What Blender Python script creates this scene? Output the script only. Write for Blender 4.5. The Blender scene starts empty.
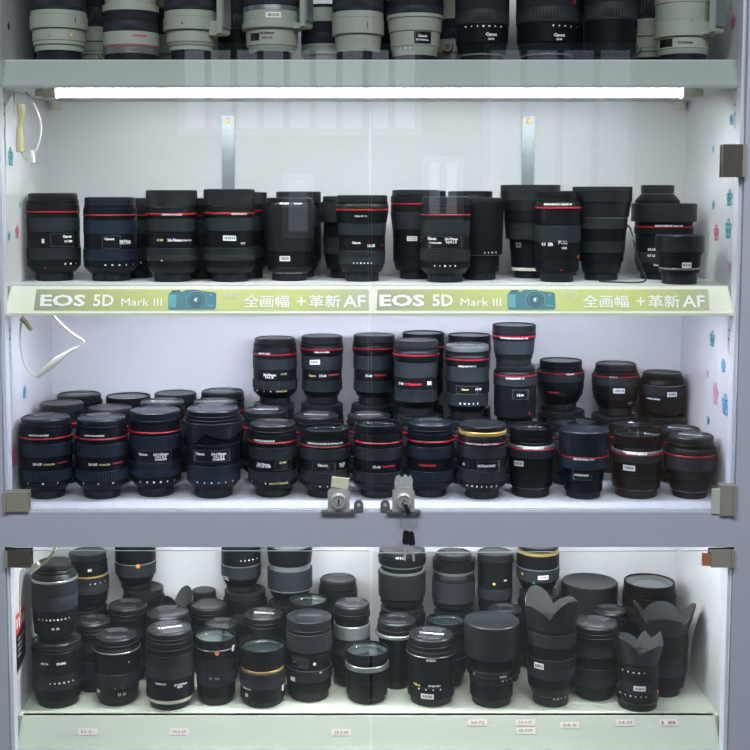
import bpy, math, random
random.seed(7)
S = bpy.context.scene; COL = bpy.context.scene.collection
PI = math.pi
CAM = (-.04, -1.83, 1.45)

# ------------------------------------------------------------------ materials
MATS = {}
def mat(name, col, rough=.5, metal=0, coat=0, emit=None, estr=1, noise=0, nscale=60, bump=0, bscale=400, spec=.5, rvar=0):
    m = bpy.data.materials.new(name); m.use_nodes = True
    nt = m.node_tree; b = nt.nodes['Principled BSDF']
    b.inputs['Base Color'].default_value = (*col, 1)
    b.inputs['Roughness'].default_value = rough
    b.inputs['Metallic'].default_value = metal
    b.inputs['Coat Weight'].default_value = coat
    b.inputs['Specular IOR Level'].default_value = spec
    if emit: b.inputs['Emission Color'].default_value = (*emit, 1); b.inputs['Emission Strength'].default_value = estr
    tc = None
    if noise or bump or rvar:
        tc = nt.nodes.new('ShaderNodeTexCoord')
    if noise or rvar:
        n = nt.nodes.new('ShaderNodeTexNoise'); n.inputs['Scale'].default_value = nscale; n.inputs['Detail'].default_value = 4
        nt.links.new(tc.outputs['Object'], n.inputs['Vector'])
        if noise:
            mx = nt.nodes.new('ShaderNodeMix'); mx.data_type = 'RGBA'
            mx.inputs['A'].default_value = (*[c*(1-noise) for c in col], 1)
            mx.inputs['B'].default_value = (*[min(1, c*(1+noise)) for c in col], 1)
            nt.links.new(n.outputs['Fac'], mx.inputs['Factor']); nt.links.new(mx.outputs['Result'], b.inputs['Base Color'])
        if rvar:
            mr = nt.nodes.new('ShaderNodeMapRange')
            mr.inputs['To Min'].default_value = max(0, rough-rvar); mr.inputs['To Max'].default_value = min(1, rough+rvar)
            nt.links.new(n.outputs['Fac'], mr.inputs['Value']); nt.links.new(mr.outputs['Result'], b.inputs['Roughness'])
    if bump:
        n2 = nt.nodes.new('ShaderNodeTexNoise'); n2.inputs['Scale'].default_value = bscale
        nt.links.new(tc.outputs['Object'], n2.inputs['Vector'])
        bp = nt.nodes.new('ShaderNodeBump'); bp.inputs['Strength'].default_value = bump; bp.inputs['Distance'].default_value = .0005
        nt.links.new(n2.outputs['Fac'], bp.inputs['Height']); nt.links.new(bp.outputs['Normal'], b.inputs['Normal'])
    MATS[name] = m
    return m
for tint, c in (('', (.006,.0076,.009)), ('blue', (.0042,.0066,.0108)), ('brown', (.045,.027,.018))):
    s = tint
    mat('barrel'+s, c, .40, noise=.3, nscale=90, rvar=.07, spec=.17)
    mat('rubber'+s, [v*3.3 for v in c], .5, noise=.2, spec=.17)
    mat('cap'+s, [v*1.6+.003 for v in c], .33, noise=.25, nscale=70, rvar=.08, spec=.28)
mat('satin_black', (.10,.11,.12), .3)
mat('red', (.42,.010,.022), .35)
mat('gold', (.62,.44,.14), .35, metal=.6)
mat('silver', (.5,.52,.54), .3, metal=.85)
mat('satin', (.30,.33,.34), .28, metal=.7)
mat('cream_ring', (.80,.78,.64), .4)
mat('white_paint', (.33,.35,.29), .42, noise=.06, nscale=40, bump=.15, bscale=1800)
mat('print_w', (.78,.80,.80), .5); mat('print_k', (.02,.02,.02), .5); mat('print_r', (.6,.03,.04), .5)
mat('print_g0', (.55,.5,.22), .5); mat('print_g1', (.25,.27,.27), .5); mat('print_y', (.75,.6,.05), .5)
mat('print_o', (.85,.22,.04), .45); mat('print_g', (.04,.5,.2), .45)
mat('window', (.012,.014,.016), .08, coat=1)
mat('window_rim', (.06,.065,.07), .35)
mat('sticker', (.78,.80,.79), .5); mat('ink', (.05,.05,.06), .6)
mat('front_glass', (.03,.045,.05), .12, coat=1, spec=1)
mat('laminate', (.70,.71,.73), .32, noise=.035, nscale=14, bump=.05, bscale=120)
mat('laminate_side', (.68,.69,.71), .25, noise=.03, nscale=14)
mat('frame', (.43,.445,.52), .42, noise=.03, nscale=20, metal=.0)
mat('trim_bright', (.66,.67,.74), .35)
mat('rail_grey', (.31,.34,.31), .4, noise=.05, nscale=9)
mat('rail_cream', (.76,.77,.62), .38, noise=.04, nscale=12)
mat('floor_cream', (.52,.56,.465), .38, noise=.04, nscale=12)
mat('shelf_top', (.55,.57,.55), .4, noise=.05, nscale=15)
mat('shelf_white', (.56,.57,.62), .35, noise=.04, nscale=15)
mat('strip', (.33,.37,.39), .35, metal=.7)
mat('hinge', (.15,.135,.11), .4, metal=.6, noise=.15); mat('hinge_grey', (.34,.33,.27), .45, metal=.3)
mat('pad', (.45,.5,.42), .3); mat('copper', (.4,.16,.07), .4)
mat('chrome', (.62,.63,.60), .36, metal=.55); mat('steel_dark', (.15,.17,.16), .4, metal=.3)
mat('paper', (.62,.64,.42), .7); mat('paper_grey', (.4,.43,.42), .4, noise=.5, nscale=300)
mat('cable', (.62,.62,.55), .45); mat('cable_yellow', (.52,.48,.28), .45); mat('black', (.01,.01,.012), .4)
mat('flower_pink', (.62,.10,.24), .6); mat('flower_cyan', (.05,.34,.40), .6); mat('flower_blue', (.07,.33,.55), .6)
mat('flower_pale', (.65,.33,.48), .6)
mat('tag_red', (.6,.06,.05), .5)
mat('teal', (.012,.16,.20), .4); mat('teal_d', (.006,.07,.10), .4); mat('teal_l', (.06,.33,.37), .4)
mat('banner_white', (.88,.90,.84), .45); mat('banner_pale', (.62,.66,.42), .45)
mat('price', (.74,.66,.60), .6); mat('price_ink', (.22,.10,.08), .6)
mat('tube', (1,1,1), .5, emit=(.93,.97,1), estr=14)
mat('tube_violet', (1,1,1), .5, emit=(.80,.82,1), estr=14)
mat('tube_low', (1,1,1), .5, emit=(.93,.97,1), estr=14)
mat('hood_felt', (.042,.046,.05), .85)
for k in ('daylight', 'daylight_dim'):
    if k in MATS: MATS[k].cycles.emission_sampling = 'NONE'
mat('fixture', (.62,.62,.5), .45)
mat('wall_paint', (.5,.5,.5), .8, noise=.03); mat('floor_tile', (.35,.34,.33), .4, noise=.1, nscale=4)
# banner print: flat ink that runs from sage to yellow green to sage, as printed
m = bpy.data.materials.new('banner_ink'); m.use_nodes = True; nt = m.node_tree; b = nt.nodes['Principled BSDF']
tc = nt.nodes.new('ShaderNodeTexCoord'); sx = nt.nodes.new('ShaderNodeSeparateXYZ'); cr = nt.nodes.new('ShaderNodeValToRGB')
nt.links.new(tc.outputs['Generated'], sx.inputs[0]); nt.links.new(sx.outputs['X'], cr.inputs['Fac']); nt.links.new(cr.outputs['Color'], b.inputs['Base Color'])
cr.color_ramp.elements[0].color = (.30,.33,.20,1); cr.color_ramp.elements[1].color = (.44,.46,.30,1)
for p, c in ((.2,(.42,.45,.13,1)), (.5,(.56,.60,.17,1)), (.8,(.52,.56,.15,1)), (.93,(.42,.46,.2,1))):
    e = cr.color_ramp.elements.new(p); e.color = c
b.inputs['Roughness'].default_value = .4; MATS['banner_ink'] = m
# door glass: thin clear pane, mirror reflection by Fresnel
m = bpy.data.materials.new('door_glass'); m.use_nodes = True; nt = m.node_tree; nt.nodes.clear()
o = nt.nodes.new('ShaderNodeOutputMaterial'); mx = nt.nodes.new('ShaderNodeMixShader'); tr = nt.nodes.new('ShaderNodeBsdfTransparent')
gl = nt.nodes.new('ShaderNodeBsdfGlossy'); fr = nt.nodes.new('ShaderNodeFresnel')
tr.inputs[0].default_value = (.975,.985,.98,1); gl.inputs['Roughness'].default_value = .01; ge = nt.nodes.new('ShaderNodeNewGeometry'); io = nt.nodes.new('ShaderNodeMapRange'); io.inputs['To Min'].default_value = 1.5; io.inputs['To Max'].default_value = 1/1.5
nt.links.new(ge.outputs['Backfacing'], io.inputs['Value']); nt.links.new(io.outputs['Result'], fr.inputs[0])
nt.links.new(fr.outputs[0], mx.inputs[0]); nt.links.new(tr.outputs[0], mx.inputs[1]); nt.links.new(gl.outputs[0], mx.inputs[2]); nt.links.new(mx.outputs[0], o.inputs[0])
MATS['door_glass'] = m
mat('wall_dark', (.03,.032,.04), .8)
mat('cardboard', (.42,.20,.09), .7, noise=.1)
mat('daylight', (1,1,1), .5, emit=(.75,.86,1), estr=1.05)
mat('daylight_dim', (1,1,1), .5, emit=(.6,.75,1), estr=.7)
mat('glass_edge', (.55,.66,.62), .25, spec=.8)

# ------------------------------------------------------------------ mesh builder
class MB:
    def __init__(s): s.v = []; s.f = []; s.m = []; s.mats = []
    def mi(s, name):
        if name not in s.mats: s.mats.append(name)
        return s.mats.index(name)
    def add(s, vs, fs, m):
        o = len(s.v); s.v += vs; i = s.mi(m)
        for f in fs: s.f.append([o+k for k in f]); s.m.append(i)
    def lathe(s, prof, m, n=64, rib=0, ribrows=(), c=(0,0,0), per=2, close=False):
        vs = []; fs = []; rows = []
        for j, (r, z) in enumerate(prof):
            if r <= 1e-7: rows.append([len(vs)]); vs.append((c[0], c[1], c[2]+z)); continue
            row = []
            for i in range(n):
                rr = r-(rib if (j in ribrows and (i//per) % 2) else 0)
                a = 2*PI*i/n; row.append(len(vs)); vs.append((c[0]+rr*math.cos(a), c[1]+rr*math.sin(a), c[2]+z))
            rows.append(row)
        R = list(zip(rows, rows[1:]))
        if close: R.append((rows[-1], rows[0]))
        for a, b in R:
            for i in range(n):
                k = (i+1) % n
                if len(a) == 1 and len(b) == 1: break
                if len(a) == 1: fs.append([a[0], b[k], b[i]])
                elif len(b) == 1: fs.append([a[i], a[k], b[0]])
                else: fs.append([a[i], a[k], b[k], b[i]])
        s.add(vs, fs, m)
    def box(s, x0, x1, y0, y1, z0, z1, m, bev=0):
        vs = [(x, y, z) for z in (z0, z1) for y in (y0, y1) for x in (x0, x1)]
        s.add(vs, [[0,2,3,1],[4,5,7,6],[0,1,5,4],[2,6,7,3],[0,4,6,2],[1,3,7,5]], m)
    def prism(s, pts, axis, a, b, m):
        # pts: 2-D outline; axis 'y': (x,z) extruded along y from a to b; axis 'x': (y,z); axis 'z': (x,y)
        n = len(pts)
        def P(p, t): return {'y': (p[0], t, p[1]), 'x': (t, p[0], p[1]), 'z': (p[0], p[1], t)}[axis]
        vs = [P(p, a) for p in pts]+[P(p, b) for p in pts]
        fs = [list(range(n))[::-1], list(range(n, 2*n))]+[[i, (i+1) % n, n+(i+1) % n, n+i] for i in range(n)]
        s.add(vs, fs, m)
    def tube(s, pts, r, m, n=8, cap=True):
        rings = []; vs = []; fs = []
        up0 = (0, 0, 1)
        for i, p in enumerate(pts):
            a = pts[max(0, i-1)]; b = pts[min(len(pts)-1, i+1)]
            d = [b[k]-a[k] for k in range(3)]; L = math.sqrt(sum(t*t for t in d)) or 1; d = [t/L for t in d]
            u = up0 if abs(d[2]) < .9 else (0, 1, 0)
            e = [d[1]*u[2]-d[2]*u[1], d[2]*u[0]-d[0]*u[2], d[0]*u[1]-d[1]*u[0]]
            L = math.sqrt(sum(t*t for t in e)); e = [t/L for t in e]
            g = [e[1]*d[2]-e[2]*d[1], e[2]*d[0]-e[0]*d[2], e[0]*d[1]-e[1]*d[0]]
            rr = r(i/(len(pts)-1)) if callable(r) else r
            o = len(vs)
            for k in range(n):
                t = 2*PI*k/n
                vs.append(tuple(p[q]+rr*(math.cos(t)*e[q]+math.sin(t)*g[q]) for q in range(3)))
            if i:
                for k in range(n): fs.append([o-n+k, o-n+(k+1) % n, o+(k+1) % n, o+k])
        if cap: fs.append(list(range(n))[::-1]); fs.append(list(range(len(vs)-n, len(vs))))
        s.add(vs, fs, m)
    def build(s, name, parent=None, smooth=True, ang=38):
        me = bpy.data.meshes.new(name); me.from_pydata(s.v, [], s.f)
        for q in s.mats: me.materials.append(MATS[q])
        me.polygons.foreach_set('material_index', s.m)
        if smooth:
            me.polygons.foreach_set('use_smooth', [True]*len(s.f)); me.set_sharp_from_angle(angle=math.radians(ang))
        me.update()
        o = bpy.data.objects.new(name, me); COL.objects.link(o)
        if parent: o.parent = parent
        return o
def smoothpath(pts, k=8):
    out = []
    for i in range(len(pts)-1):
        p0 = pts[max(0, i-1)]; p1 = pts[i]; p2 = pts[i+1]; p3 = pts[min(len(pts)-1, i+2)]
        for j in range(k):
            t = j/k
            out.append(tuple(.5*(2*p1[q]+(p2[q]-p0[q])*t+(2*p0[q]-5*p1[q]+4*p2[q]-p3[q])*t*t+(3*p1[q]-p0[q]-3*p2[q]+p3[q])*t**3) for q in range(3)))
    out.append(pts[-1]); return out
def empty(name, loc, rz=0, label=None, cat=None, group=None):
    o = bpy.data.objects.new(name, None); COL.objects.link(o); o.location = loc; o.rotation_euler = (0, 0, rz); o.empty_display_size = .02
    if label: o['label'] = label
    if cat: o['category'] = cat
    if group: o['group'] = group
    return o
def tag(o, label, cat, group=None):
    o['label'] = label; o['category'] = cat
    if group: o['group'] = group
    return o

# ------------------------------------------------------------------ lettering
GLY = {}
def glyphs(t, bold=0, res=2):
    k = (t, bold, res)
    if k in GLY: return GLY[k]
    cu = bpy.data.curves.new('lettering', 'FONT'); cu.body = t; cu.size = 1; cu.offset = bold; cu.resolution_u = res
    o = bpy.data.objects.new('lettering', cu); COL.objects.link(o)
    dg = bpy.context.evaluated_depsgraph_get(); oe = o.evaluated_get(dg); me = oe.to_mesh()
    vs = [(v.co.x, v.co.y) for v in me.vertices]; fs = [list(p.vertices) for p in me.polygons]
    oe.to_mesh_clear(); bpy.data.objects.remove(o); bpy.data.curves.remove(cu)
    x0 = min(v[0] for v in vs); x1 = max(v[0] for v in vs); y0 = min(v[1] for v in vs); y1 = max(v[1] for v in vs)
    h = y1-y0 or 1
    GLY[k] = ([((x-(x0+x1)/2)/h, (y-(y0+y1)/2)/h) for x, y in vs], fs, (x1-x0)/h)
    return GLY[k]
def flat_text(mb, t, place, h, m, wide=1, bold=0, width=None, res=2):
    vs, fs, w = glyphs(t, bold, res)
    if width: wide = width/(w*h)
    mb.add([place(x*h*wide, y*h) for x, y in vs], fs, m)

# ------------------------------------------------------------------ the lenses
# profile of each kind of lens, bottom to top: (section, end as share of height, radius at start, radius at end)
KIND = {
 'zoomL': [('rear_cap',.10,.70,.70),('barrel',.17,.80,.97),('barrel',.25,.99,.99),('zoom_ring',.38,1,1),('barrel',.56,.97,.97),('focus_ring',.72,.98,.98),('barrel',.775,.97,.97),('red_ring',.80,1,1),('barrel',.87,.98,.97),('top',1,.95,.95)],
 'zoomF': [('rear_cap',.10,.72,.72),('barrel',.16,.85,.97),('barrel',.23,.99,.99),('zoom_ring',.37,1.0,1.0),('barrel',.55,.93,.93),('focus_ring',.69,.95,.95),('barrel',.73,.95,1),('red_ring',.755,1,1),('barrel',.81,.98,.96),('silver_ring',.825,.95,.95),('top',1,1,1)],
 'zoomR': [('rear_cap',.10,.62,.62),('barrel',.22,.78,.9),('barrel',.45,.9,.9),('barrel',.56,.91,.91),('focus_ring',.75,.93,1),('barrel',.835,1,1),('red_ring',.855,1,1),('barrel',.93,1,1),('top',1,.97,.97)],
 'zoomL2':[('rear_cap',.11,.68,.68),('barrel',.18,.76,.93),('barrel',.25,.96,.98),('zoom_ring',.42,1,1),('barrel',.57,.97,.97),('focus_ring',.73,.99,.99),('barrel',.76,.98,.98),('red_ring',.785,1,1),('barrel',.87,.98,.95),('top',1,.98,.98)],
 'zoomF2':[('rear_cap',.11,.68,.68),('barrel',.18,.76,.93),('barrel',.24,.96,.98),('zoom_ring',.37,1,1),('barrel',.54,.96,.96),('focus_ring',.70,.98,.98),('barrel',.755,.97,.97),('red_ring',.785,1,1),('barrel',.87,.96,.94),('top',1,.94,.94)],
 'zoomH': [('rear_cap',.09,.7,.7),('barrel',.22,.78,.98),('barrel',.6,1,1),('focus_ring',.8,.98,.98),('barrel',.87,.97,.95),('top',1,1,1)],
 'revhood':[('rear_cap',.09,.66,.66),('silver_ring',.11,.7,.7),('barrel',.17,.8,.86),('barrel',.36,.86,.86),('hood_sleeve',.9,.88,1.0),('barrel',.95,.93,.9),('top',1,.9,.9)],
 'revhood2':[('rear_cap',.11,.62,.62),('barrel',.18,.72,.82),('zoom_ring',.38,.87,.87),('barrel',.62,.86,.86),('hood_sleeve',.87,.86,1.0),('barrel',.9,.93,.93),('top',1,.88,.88)],
 'wideL': [('rear_cap',.11,.64,.64),('barrel',.2,.74,.84),('zoom_ring',.36,.86,.88),('barrel',.54,.87,.87),('focus_ring',.68,.89,.91),('barrel',.82,.93,1),('red_ring',.845,1,1),('barrel',.9,1,.98),('top',1,.98,.98)],
 'wideL2':[('rear_cap',.13,.72,.72),('barrel',.2,.8,.86),('zoom_ring',.36,.92,.92),('barrel',.52,.9,.9),('focus_ring',.72,.93,.93),('barrel',.81,.94,.99),('red_ring',.835,1,1),('barrel',.88,.98,.96),('top',1,.96,.96)],
 'petrev':[('rear_cap',.11,.6,.6),('barrel',.3,.74,.86),('zoom_ring',.5,.88,.88),('barrel',.68,.86,.86),('hood_sleeve',.93,1,1),('top',1,.92,.92)],
 'plainS':[('rear_cap',.10,.68,.68),('barrel',.3,.82,.82),('silver_ring',.31,.84,.84),('barrel',.9,.95,1),('barrel',.93,.98,.98),('top',1,.98,.98)],
 'plainM':[('rear_cap',.10,.75,.75),('barrel',.35,.95,.97),('barrel',.5,.98,1),('focus_ring',.72,1,1),('silver_ring',.735,1,1),('barrel',.86,.98,.95),('top',1,.9,.9)],
 'tallhood':[('rear_cap',.08,.5,.5),('white_ring',.115,.60,.60),('barrel',.3,.6,.64),('barrel',.42,.66,.68),('zoom_ring',.6,.8,.84),('barrel',.72,.86,.86),('hood',.84,.88,1),('top',1,1,1)],
 'tallhood2':[('rear_cap',.08,.56,.56),('barrel',.2,.62,.7),('barrel',.3,.74,.76),('zoom_ring',.42,.78,.8),('barrel',.55,.8,.84),('focus_ring',.66,.86,.86),('silver_ring',.68,.87,.87),('hood',.84,.9,.97),('top',1,1,1)],
 'macroL':[('rear_cap',.11,.72,.84),('barrel',.13,.9,.9),('barrel',.28,.94,.94),('barrel',.44,.96,.96),('focus_ring',.62,1,1),('barrel',.8,.97,.97),('red_ring',.835,1,1),('barrel',.88,.98,.94),('top',1,.9,.9)],
 'wideprime':[('rear_cap',.1,.68,.68),('barrel',.22,.78,.84),('focus_ring',.36,.86,.86),('barrel',.6,.85,.85),('barrel',.68,.9,.9),('red_ring',.71,.9,.9),('barrel',.76,.88,.88),('top',1,1,1)],
 'flipped':[('barrel',.18,1,1),('barrel',.5,.96,.76),('silver_ring',.53,.72,.72),('rear_cap_top',1,.74,.74)],
 'smallprime':[('rear_cap',.24,.72,.72),('barrel',.3,.82,.84),('silver_ring',.34,.86,.86),('barrel',.58,.84,.86),('barrel',.66,.9,.92),('top',1,1,1)],
 'primeW':[('rear_cap',.13,.78,.78),('silver_ring',.145,.8,.8),('barrel',.35,.88,.9),('barrel',.58,.9,.92),('focus_ring',.70,.97,1),('red_ring',.725,1,1),('silver_ring',.76,.96,.94),('barrel',.8,.9,.9),('top',1,.88,.88)],
 'primeS':[('rear_cap',.10,.68,.70),('barrel',.26,.76,.76),('barrel',.46,.80,.82),('focus_ring',.62,1,1),('red_ring',.645,1.0,1.0),('top',1,.98,.98)],
 'primeL':[('rear_cap',.12,.8,.8),('barrel',.3,.94,.94),('barrel',.66,.95,.95),('focus_ring',.82,.98,.98),('red_ring',.85,1,1),('barrel',.9,.98,.95),('top',1,.9,.9)],
 'primeL2':[('rear_cap',.11,.66,.66),('silver_ring',.13,.7,.7),('barrel',.32,.76,.82),('barrel',.48,.86,.98),('focus_ring',.7,1,1),('red_ring',.725,1.0,1.0),('barrel',.82,.97,.94),('top',1,.9,.9)],
 'primeL3':[('rear_cap',.17,.68,.68),('barrel',.3,.76,.86),('barrel',.45,.92,.96),('barrel',.6,.98,.98),('focus_ring',.76,1,1),('red_ring',.79,1,1),('barrel',.83,.97,.93),('top',1,.89,.89)],
 'shortL': [('rear_cap',.15,.8,.8),('barrel',.28,.84,.86),('focus_ring',.62,.9,.94),('barrel',.7,.95,.98),('red_ring',.76,1,1),('top',1,.98,.98)],
 # bottom shelf
 'genA': [('rear_cap',.10,.78,.78),('silver_ring',.112,.8,.8),('barrel',.3,.9,.94),('zoom_ring',.52,.97,.97),('barrel',.62,.98,.96),('barrel',.82,.98,.98),('barrel',.88,1,1),('top',1,.96,.96)],
 'genA2':[('rear_cap',.10,.76,.76),('barrel',.2,.86,.92),('zoom_ring',.45,.97,.97),('barrel',.6,.94,.94),('focus_ring',.75,.98,.98),('barrel',.87,1,1),('top',1,.96,.96)],
 'genB': [('rear_cap',.1,.7,.72),('barrel',.28,.9,.94),('barrel',.42,.96,.96),('zoom_ring',.78,.98,.98),('silver_ring',.81,1,1),('barrel',.88,.97,.88),('barrel',.92,.8,.78),('top',1,.72,.72)],
 'genC': [('rear_cap',.08,.74,.76),('barrel',.3,.86,.94),('focus_ring',.5,1,1),('barrel',.8,.98,.98),('silver_ring',.82,1,1),('barrel',.86,.98,.96),('top',1,.94,.9)],
 'genT': [('rear_cap',.10,.78,.78),('white_ring',.15,.93,.95),('barrel',.42,.98,.98),('zoom_ring',.72,1,1),('barrel',.8,1,1),('barrel',.88,.97,.97),('top',1,.95,.95)],
 'genF': [('rear_cap',.09,.84,.84),('silver_ring',.105,.86,.86),('barrel',.3,.95,.96),('zoom_ring',.7,.97,.97),('barrel',.84,.98,.98),('silver_ring',.86,1,1),('top',1,1,1)],
 'genG': [('rear_cap',.1,.84,.84),('barrel',.34,.96,.98),('zoom_ring',.6,1,1),('gold_ring',.64,.93,.93),('barrel',.72,.9,.96),('top',1,1,1)],
 'genS': [('rear_cap',.12,.84,.86),('barrel',.26,.96,.96),('zoom_ring',.4,1,1),('barrel',.58,.95,.95),('barrel',.62,.94,.94),('focus_ring',.84,1,1),('top',1,1,1)],
 'genH': [('rear_cap',.13,.78,.78),('barrel',.45,.94,.96),('barrel',.66,.96,.96),('silver_ring',.76,1,1),('barrel',.84,.93,.93),('top',1,1,1)],
 'genH2':[('rear_cap',.1,.78,.78),('barrel',.4,.94,.96),('zoom_ring',.6,.96,.96),('silver_ring',.76,.97,.97),('barrel',.84,.9,.9),('top',1,.96,.96)],
 'genN': [('rear_cap',.10,.8,.8),('silver_ring',.115,.82,.82),('barrel',.3,.94,.94),('barrel',.52,.92,.92),('barrel',.75,.94,.96),('silver_ring',.765,1,1),('barrel',.83,1,.98),('top',1,.93,.93)],
 'genW': [('rear_cap',.1,.70,.72),('barrel',.28,.78,.78),('zoom_ring',.37,.8,.8),('barrel',.46,.9,.96),('barrel',.6,.78,.76),('top',1,1,1)],
 'genW2':[('rear_cap',.1,.60,.60),('barrel',.3,.7,.74),('zoom_ring',.5,.8,.8),('barrel',.62,.82,.88),('top',1,1,1)],
 'genP': [('rear_cap',.09,.72,.72),('silver_ring',.10,.74,.74),('barrel',.17,.82,.9),('barrel',.27,.94,.96),('zoom_ring',.45,.98,.98),('barrel',.56,.96,.96),('focus_ring',.68,1,1),('petal',1,.98,.98)],
 'genP2':[('rear_cap',.10,.92,.92),('silver_ring',.11,.94,.94),('barrel',.26,.98,.98),('zoom_ring',.42,.96,.96),('barrel',.6,1,1),('petal',1,.98,.98)],
 'genP3':[('rear_cap',.10,.72,.72),('barrel',.25,.9,.96),('zoom_ring',.45,.98,.98),('barrel',.66,1,1),('petal',1,.98,.98)],
 'genG2':[('rear_cap',.1,.8,.8),('barrel',.3,.9,.94),('zoom_ring',.6,.98,.98),('gold_ring',.63,1,1),('barrel',.85,.95,.92),('top',1,.9,.9)],
 'genU': [('rear_cap',.12,.72,.72),('barrel',.3,.78,.94),('focus_ring',.55,.98,1),('silver_ring',.57,1,1),('barrel',.85,.98,.98),('top',1,.96,.96)],
 'genU2':[('rear_cap',.1,.72,.74),('barrel',.25,.8,.96),('silver_ring',.27,1,1),('focus_ring',.6,1,1),('silver_ring',.7,.9,.88),('barrel',.85,.95,.98),('top',1,1,1)],
 'genU3':[('rear_cap',.1,.8,.8),('barrel',.28,.9,.9),('focus_ring',.45,.93,.93),('barrel',.85,.92,.92),('top',1,1,1)],
 'genV': [('rear_cap',.08,.7,.7),('barrel',.2,.9,.9),('hood_sleeve',.62,.98,1),('silver_ring',.66,.93,.93),('barrel',.74,.88,.88),('silver_ring',.77,.93,.93),('barrel',.9,.98,1),('top',1,.98,.98)],
 'genV2':[('rear_cap',.1,.8,.8),('barrel',.2,.94,.94),('focus_ring',.55,1,1),('barrel',.68,.98,.94),('silver_ring',.73,.93,.93),('barrel',.9,.98,.98),('top',1,.86,.86)],
 'genX': [('rear_cap',.12,.56,.56),('barrel',.28,.58,.6),('barrel',.6,.66,.7),('barrel',.78,.78,.9),('silver_ring',.83,1,1),('top',1,.92,.92)],
 # top shelf; end radii are for the whole 0.2 m barrel
 'tele1': [('rear_cap',.085,.78,.78),('white_barrel',.13,.84,.84),('white_barrel',.16,.9,.9),('white_barrel',.25,.92,.92),('white_collar',.35,1,1),('white_barrel',.385,.97,.97),('zoom_ring',.74,.96,.96),('white_barrel',.9,1,1),('top',1,.96,.96)],
 'tele2': [('rear_cap',.06,.95,.95),('silver_ring',.11,.98,.98),('red_ring',.125,1,1),('white_barrel',.225,1,1),('zoom_ring',.38,.98,.98),('white_barrel',.43,1,1),('white_barrel',.6,.9,.9),('zoom_ring',.75,.94,.94),('white_barrel',.92,1,1),('top',1,.96,.96)],
 'tele3': [('rear_cap',.09,.72,.72),('white_barrel',.125,.8,.8),('white_barrel',.15,.84,.86),('white_barrel',.24,.89,.89),('white_collar',.335,1,1),('white_barrel',.385,.96,.96),('zoom_ring',.75,.96,.96),('white_barrel',.92,1,1),('top',1,.96,.96)],
 'tele4': [('rear_cap',.08,.7,.7),('white_barrel',.125,.8,.87),('white_barrel',.26,.9,.92),('white_barrel',.38,1,1),('silver_ring',.42,1,.99),('zoom_ring',.75,1,1),('white_barrel',.92,1,1),('top',1,.96,.96)],
 'tele5': [('rear_cap',.08,.80,.80),('white_barrel',.21,.85,.9),('white_barrel',.33,1,1),('white_barrel',.38,.98,.98),('zoom_ring',.72,.99,.99),('white_barrel',.92,1,1),('top',1,.96,.96)],
 'tele6': [('rear_cap',.05,.74,.74),('white_barrel',.12,.78,.84),('white_barrel',.23,.86,.88),('white_barrel',.33,.92,.95),('white_barrel',.36,.99,.99),('zoom_ring',.47,1,1),('white_barrel',.68,.98,.98),('zoom_ring',.8,1,1),('white_barrel',.92,1,1),('top',1,.96,.96)],
 'tele7': [('rear_cap',.06,.8,.8),('white_barrel',.1,.84,.88),('white_barrel',.19,.9,.9),('white_collar',.31,1,1),('white_barrel',.44,.96,.98),('white_barrel',.5,1,1),('zoom_ring',.72,.96,.96),('white_barrel',.92,1,1),('top',1,.96,.96)],
 'teleb': [('rear_cap',.05,.78,.78),('silver_ring',.065,.84,.84),('barrel',.14,.88,.93),('barrel',.28,.96,.98),('zoom_ring',.5,1,1),('barrel',.68,.98,.98),('focus_ring',.85,1,1),('barrel',.92,.98,.98),('top',1,.96,.96)],
 'teleb2':[('rear_cap',.06,.84,.84),('barrel',.3,.95,1),('zoom_ring',.55,.98,.98),('barrel',.9,1,1),('top',1,.96,.96)],
}

PART = {'rear_cap': 'rear_cap', 'rear_cap_top': 'rear_cap', 'zoom_ring': 'zoom_ring', 'focus_ring': 'focus_ring', 'red_ring': 'red_ring', 'silver_ring': 'silver_ring',
        'gold_ring': 'gold_ring', 'white_ring': 'cream_ring', 'hood_sleeve': 'lens_hood', 'hood': 'lens_hood', 'white_collar': 'tripod_collar'}
def section(mb, kind, z0, z1, r0, r1, m, n):
    c = min(.0006, (z1-z0)*.3)
    if kind in ('zoom_ring',):
        n = 120 if n > 70 else 84
        e = (z1-z0)*.08; k = (z1-z0)
        if k > .02:
            q = (r0+r1)/2
            mb.lathe([(0,z0),(r0-c,z0),(r0,z0+c),(r0,z0+e),(r0,z0+e),(q,z0+k*.5-.0006),(q-.0009,z0+k*.5),(q,z0+k*.5+.0006),(r1,z1-e),(r1,z1-c),(r1-c,z1),(0,z1)], m, n, rib=.0013, ribrows=(4,5,7,8), per=1)
        else:
            mb.lathe([(0,z0),(r0-c,z0),(r0,z0+c),(r0,z0+e),(r0,z0+e),(r1,z1-e),(r1,z1-c),(r1-c,z1),(0,z1)], m, n, rib=.0012, ribrows=(4,5), per=1)
    elif kind == 'focus_ring':
        e = (z1-z0)*.12
        mb.lathe([(0,z0),(r0-c,z0),(r0,z0+c),(r0,z0+e),(r0,z0+e),(r1,z1-e),(r1,z1-c),(r1-c,z1),(0,z1)], m, n, rib=.0004, ribrows=(4,5), per=1)
    elif kind in ('rear_cap', 'rear_cap_top'):
        k = z1-z0
        mb.lathe([(0,z0),(r0-.0015,z0),(r0,z0+.0012),(r0,z0+k*.62),(r1,z0+k*.64),(r1,z0+k*.66),(r1,z1-c),(r1-c,z1),(0,z1)], m, n, rib=.0007, ribrows=(2,3), per=2)
    else:
        mb.lathe([(0,z0),(r0-c,z0),(r0,z0+c),(r1,z1-c),(r1-c,z1),(0,z1)], m, n)
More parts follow.
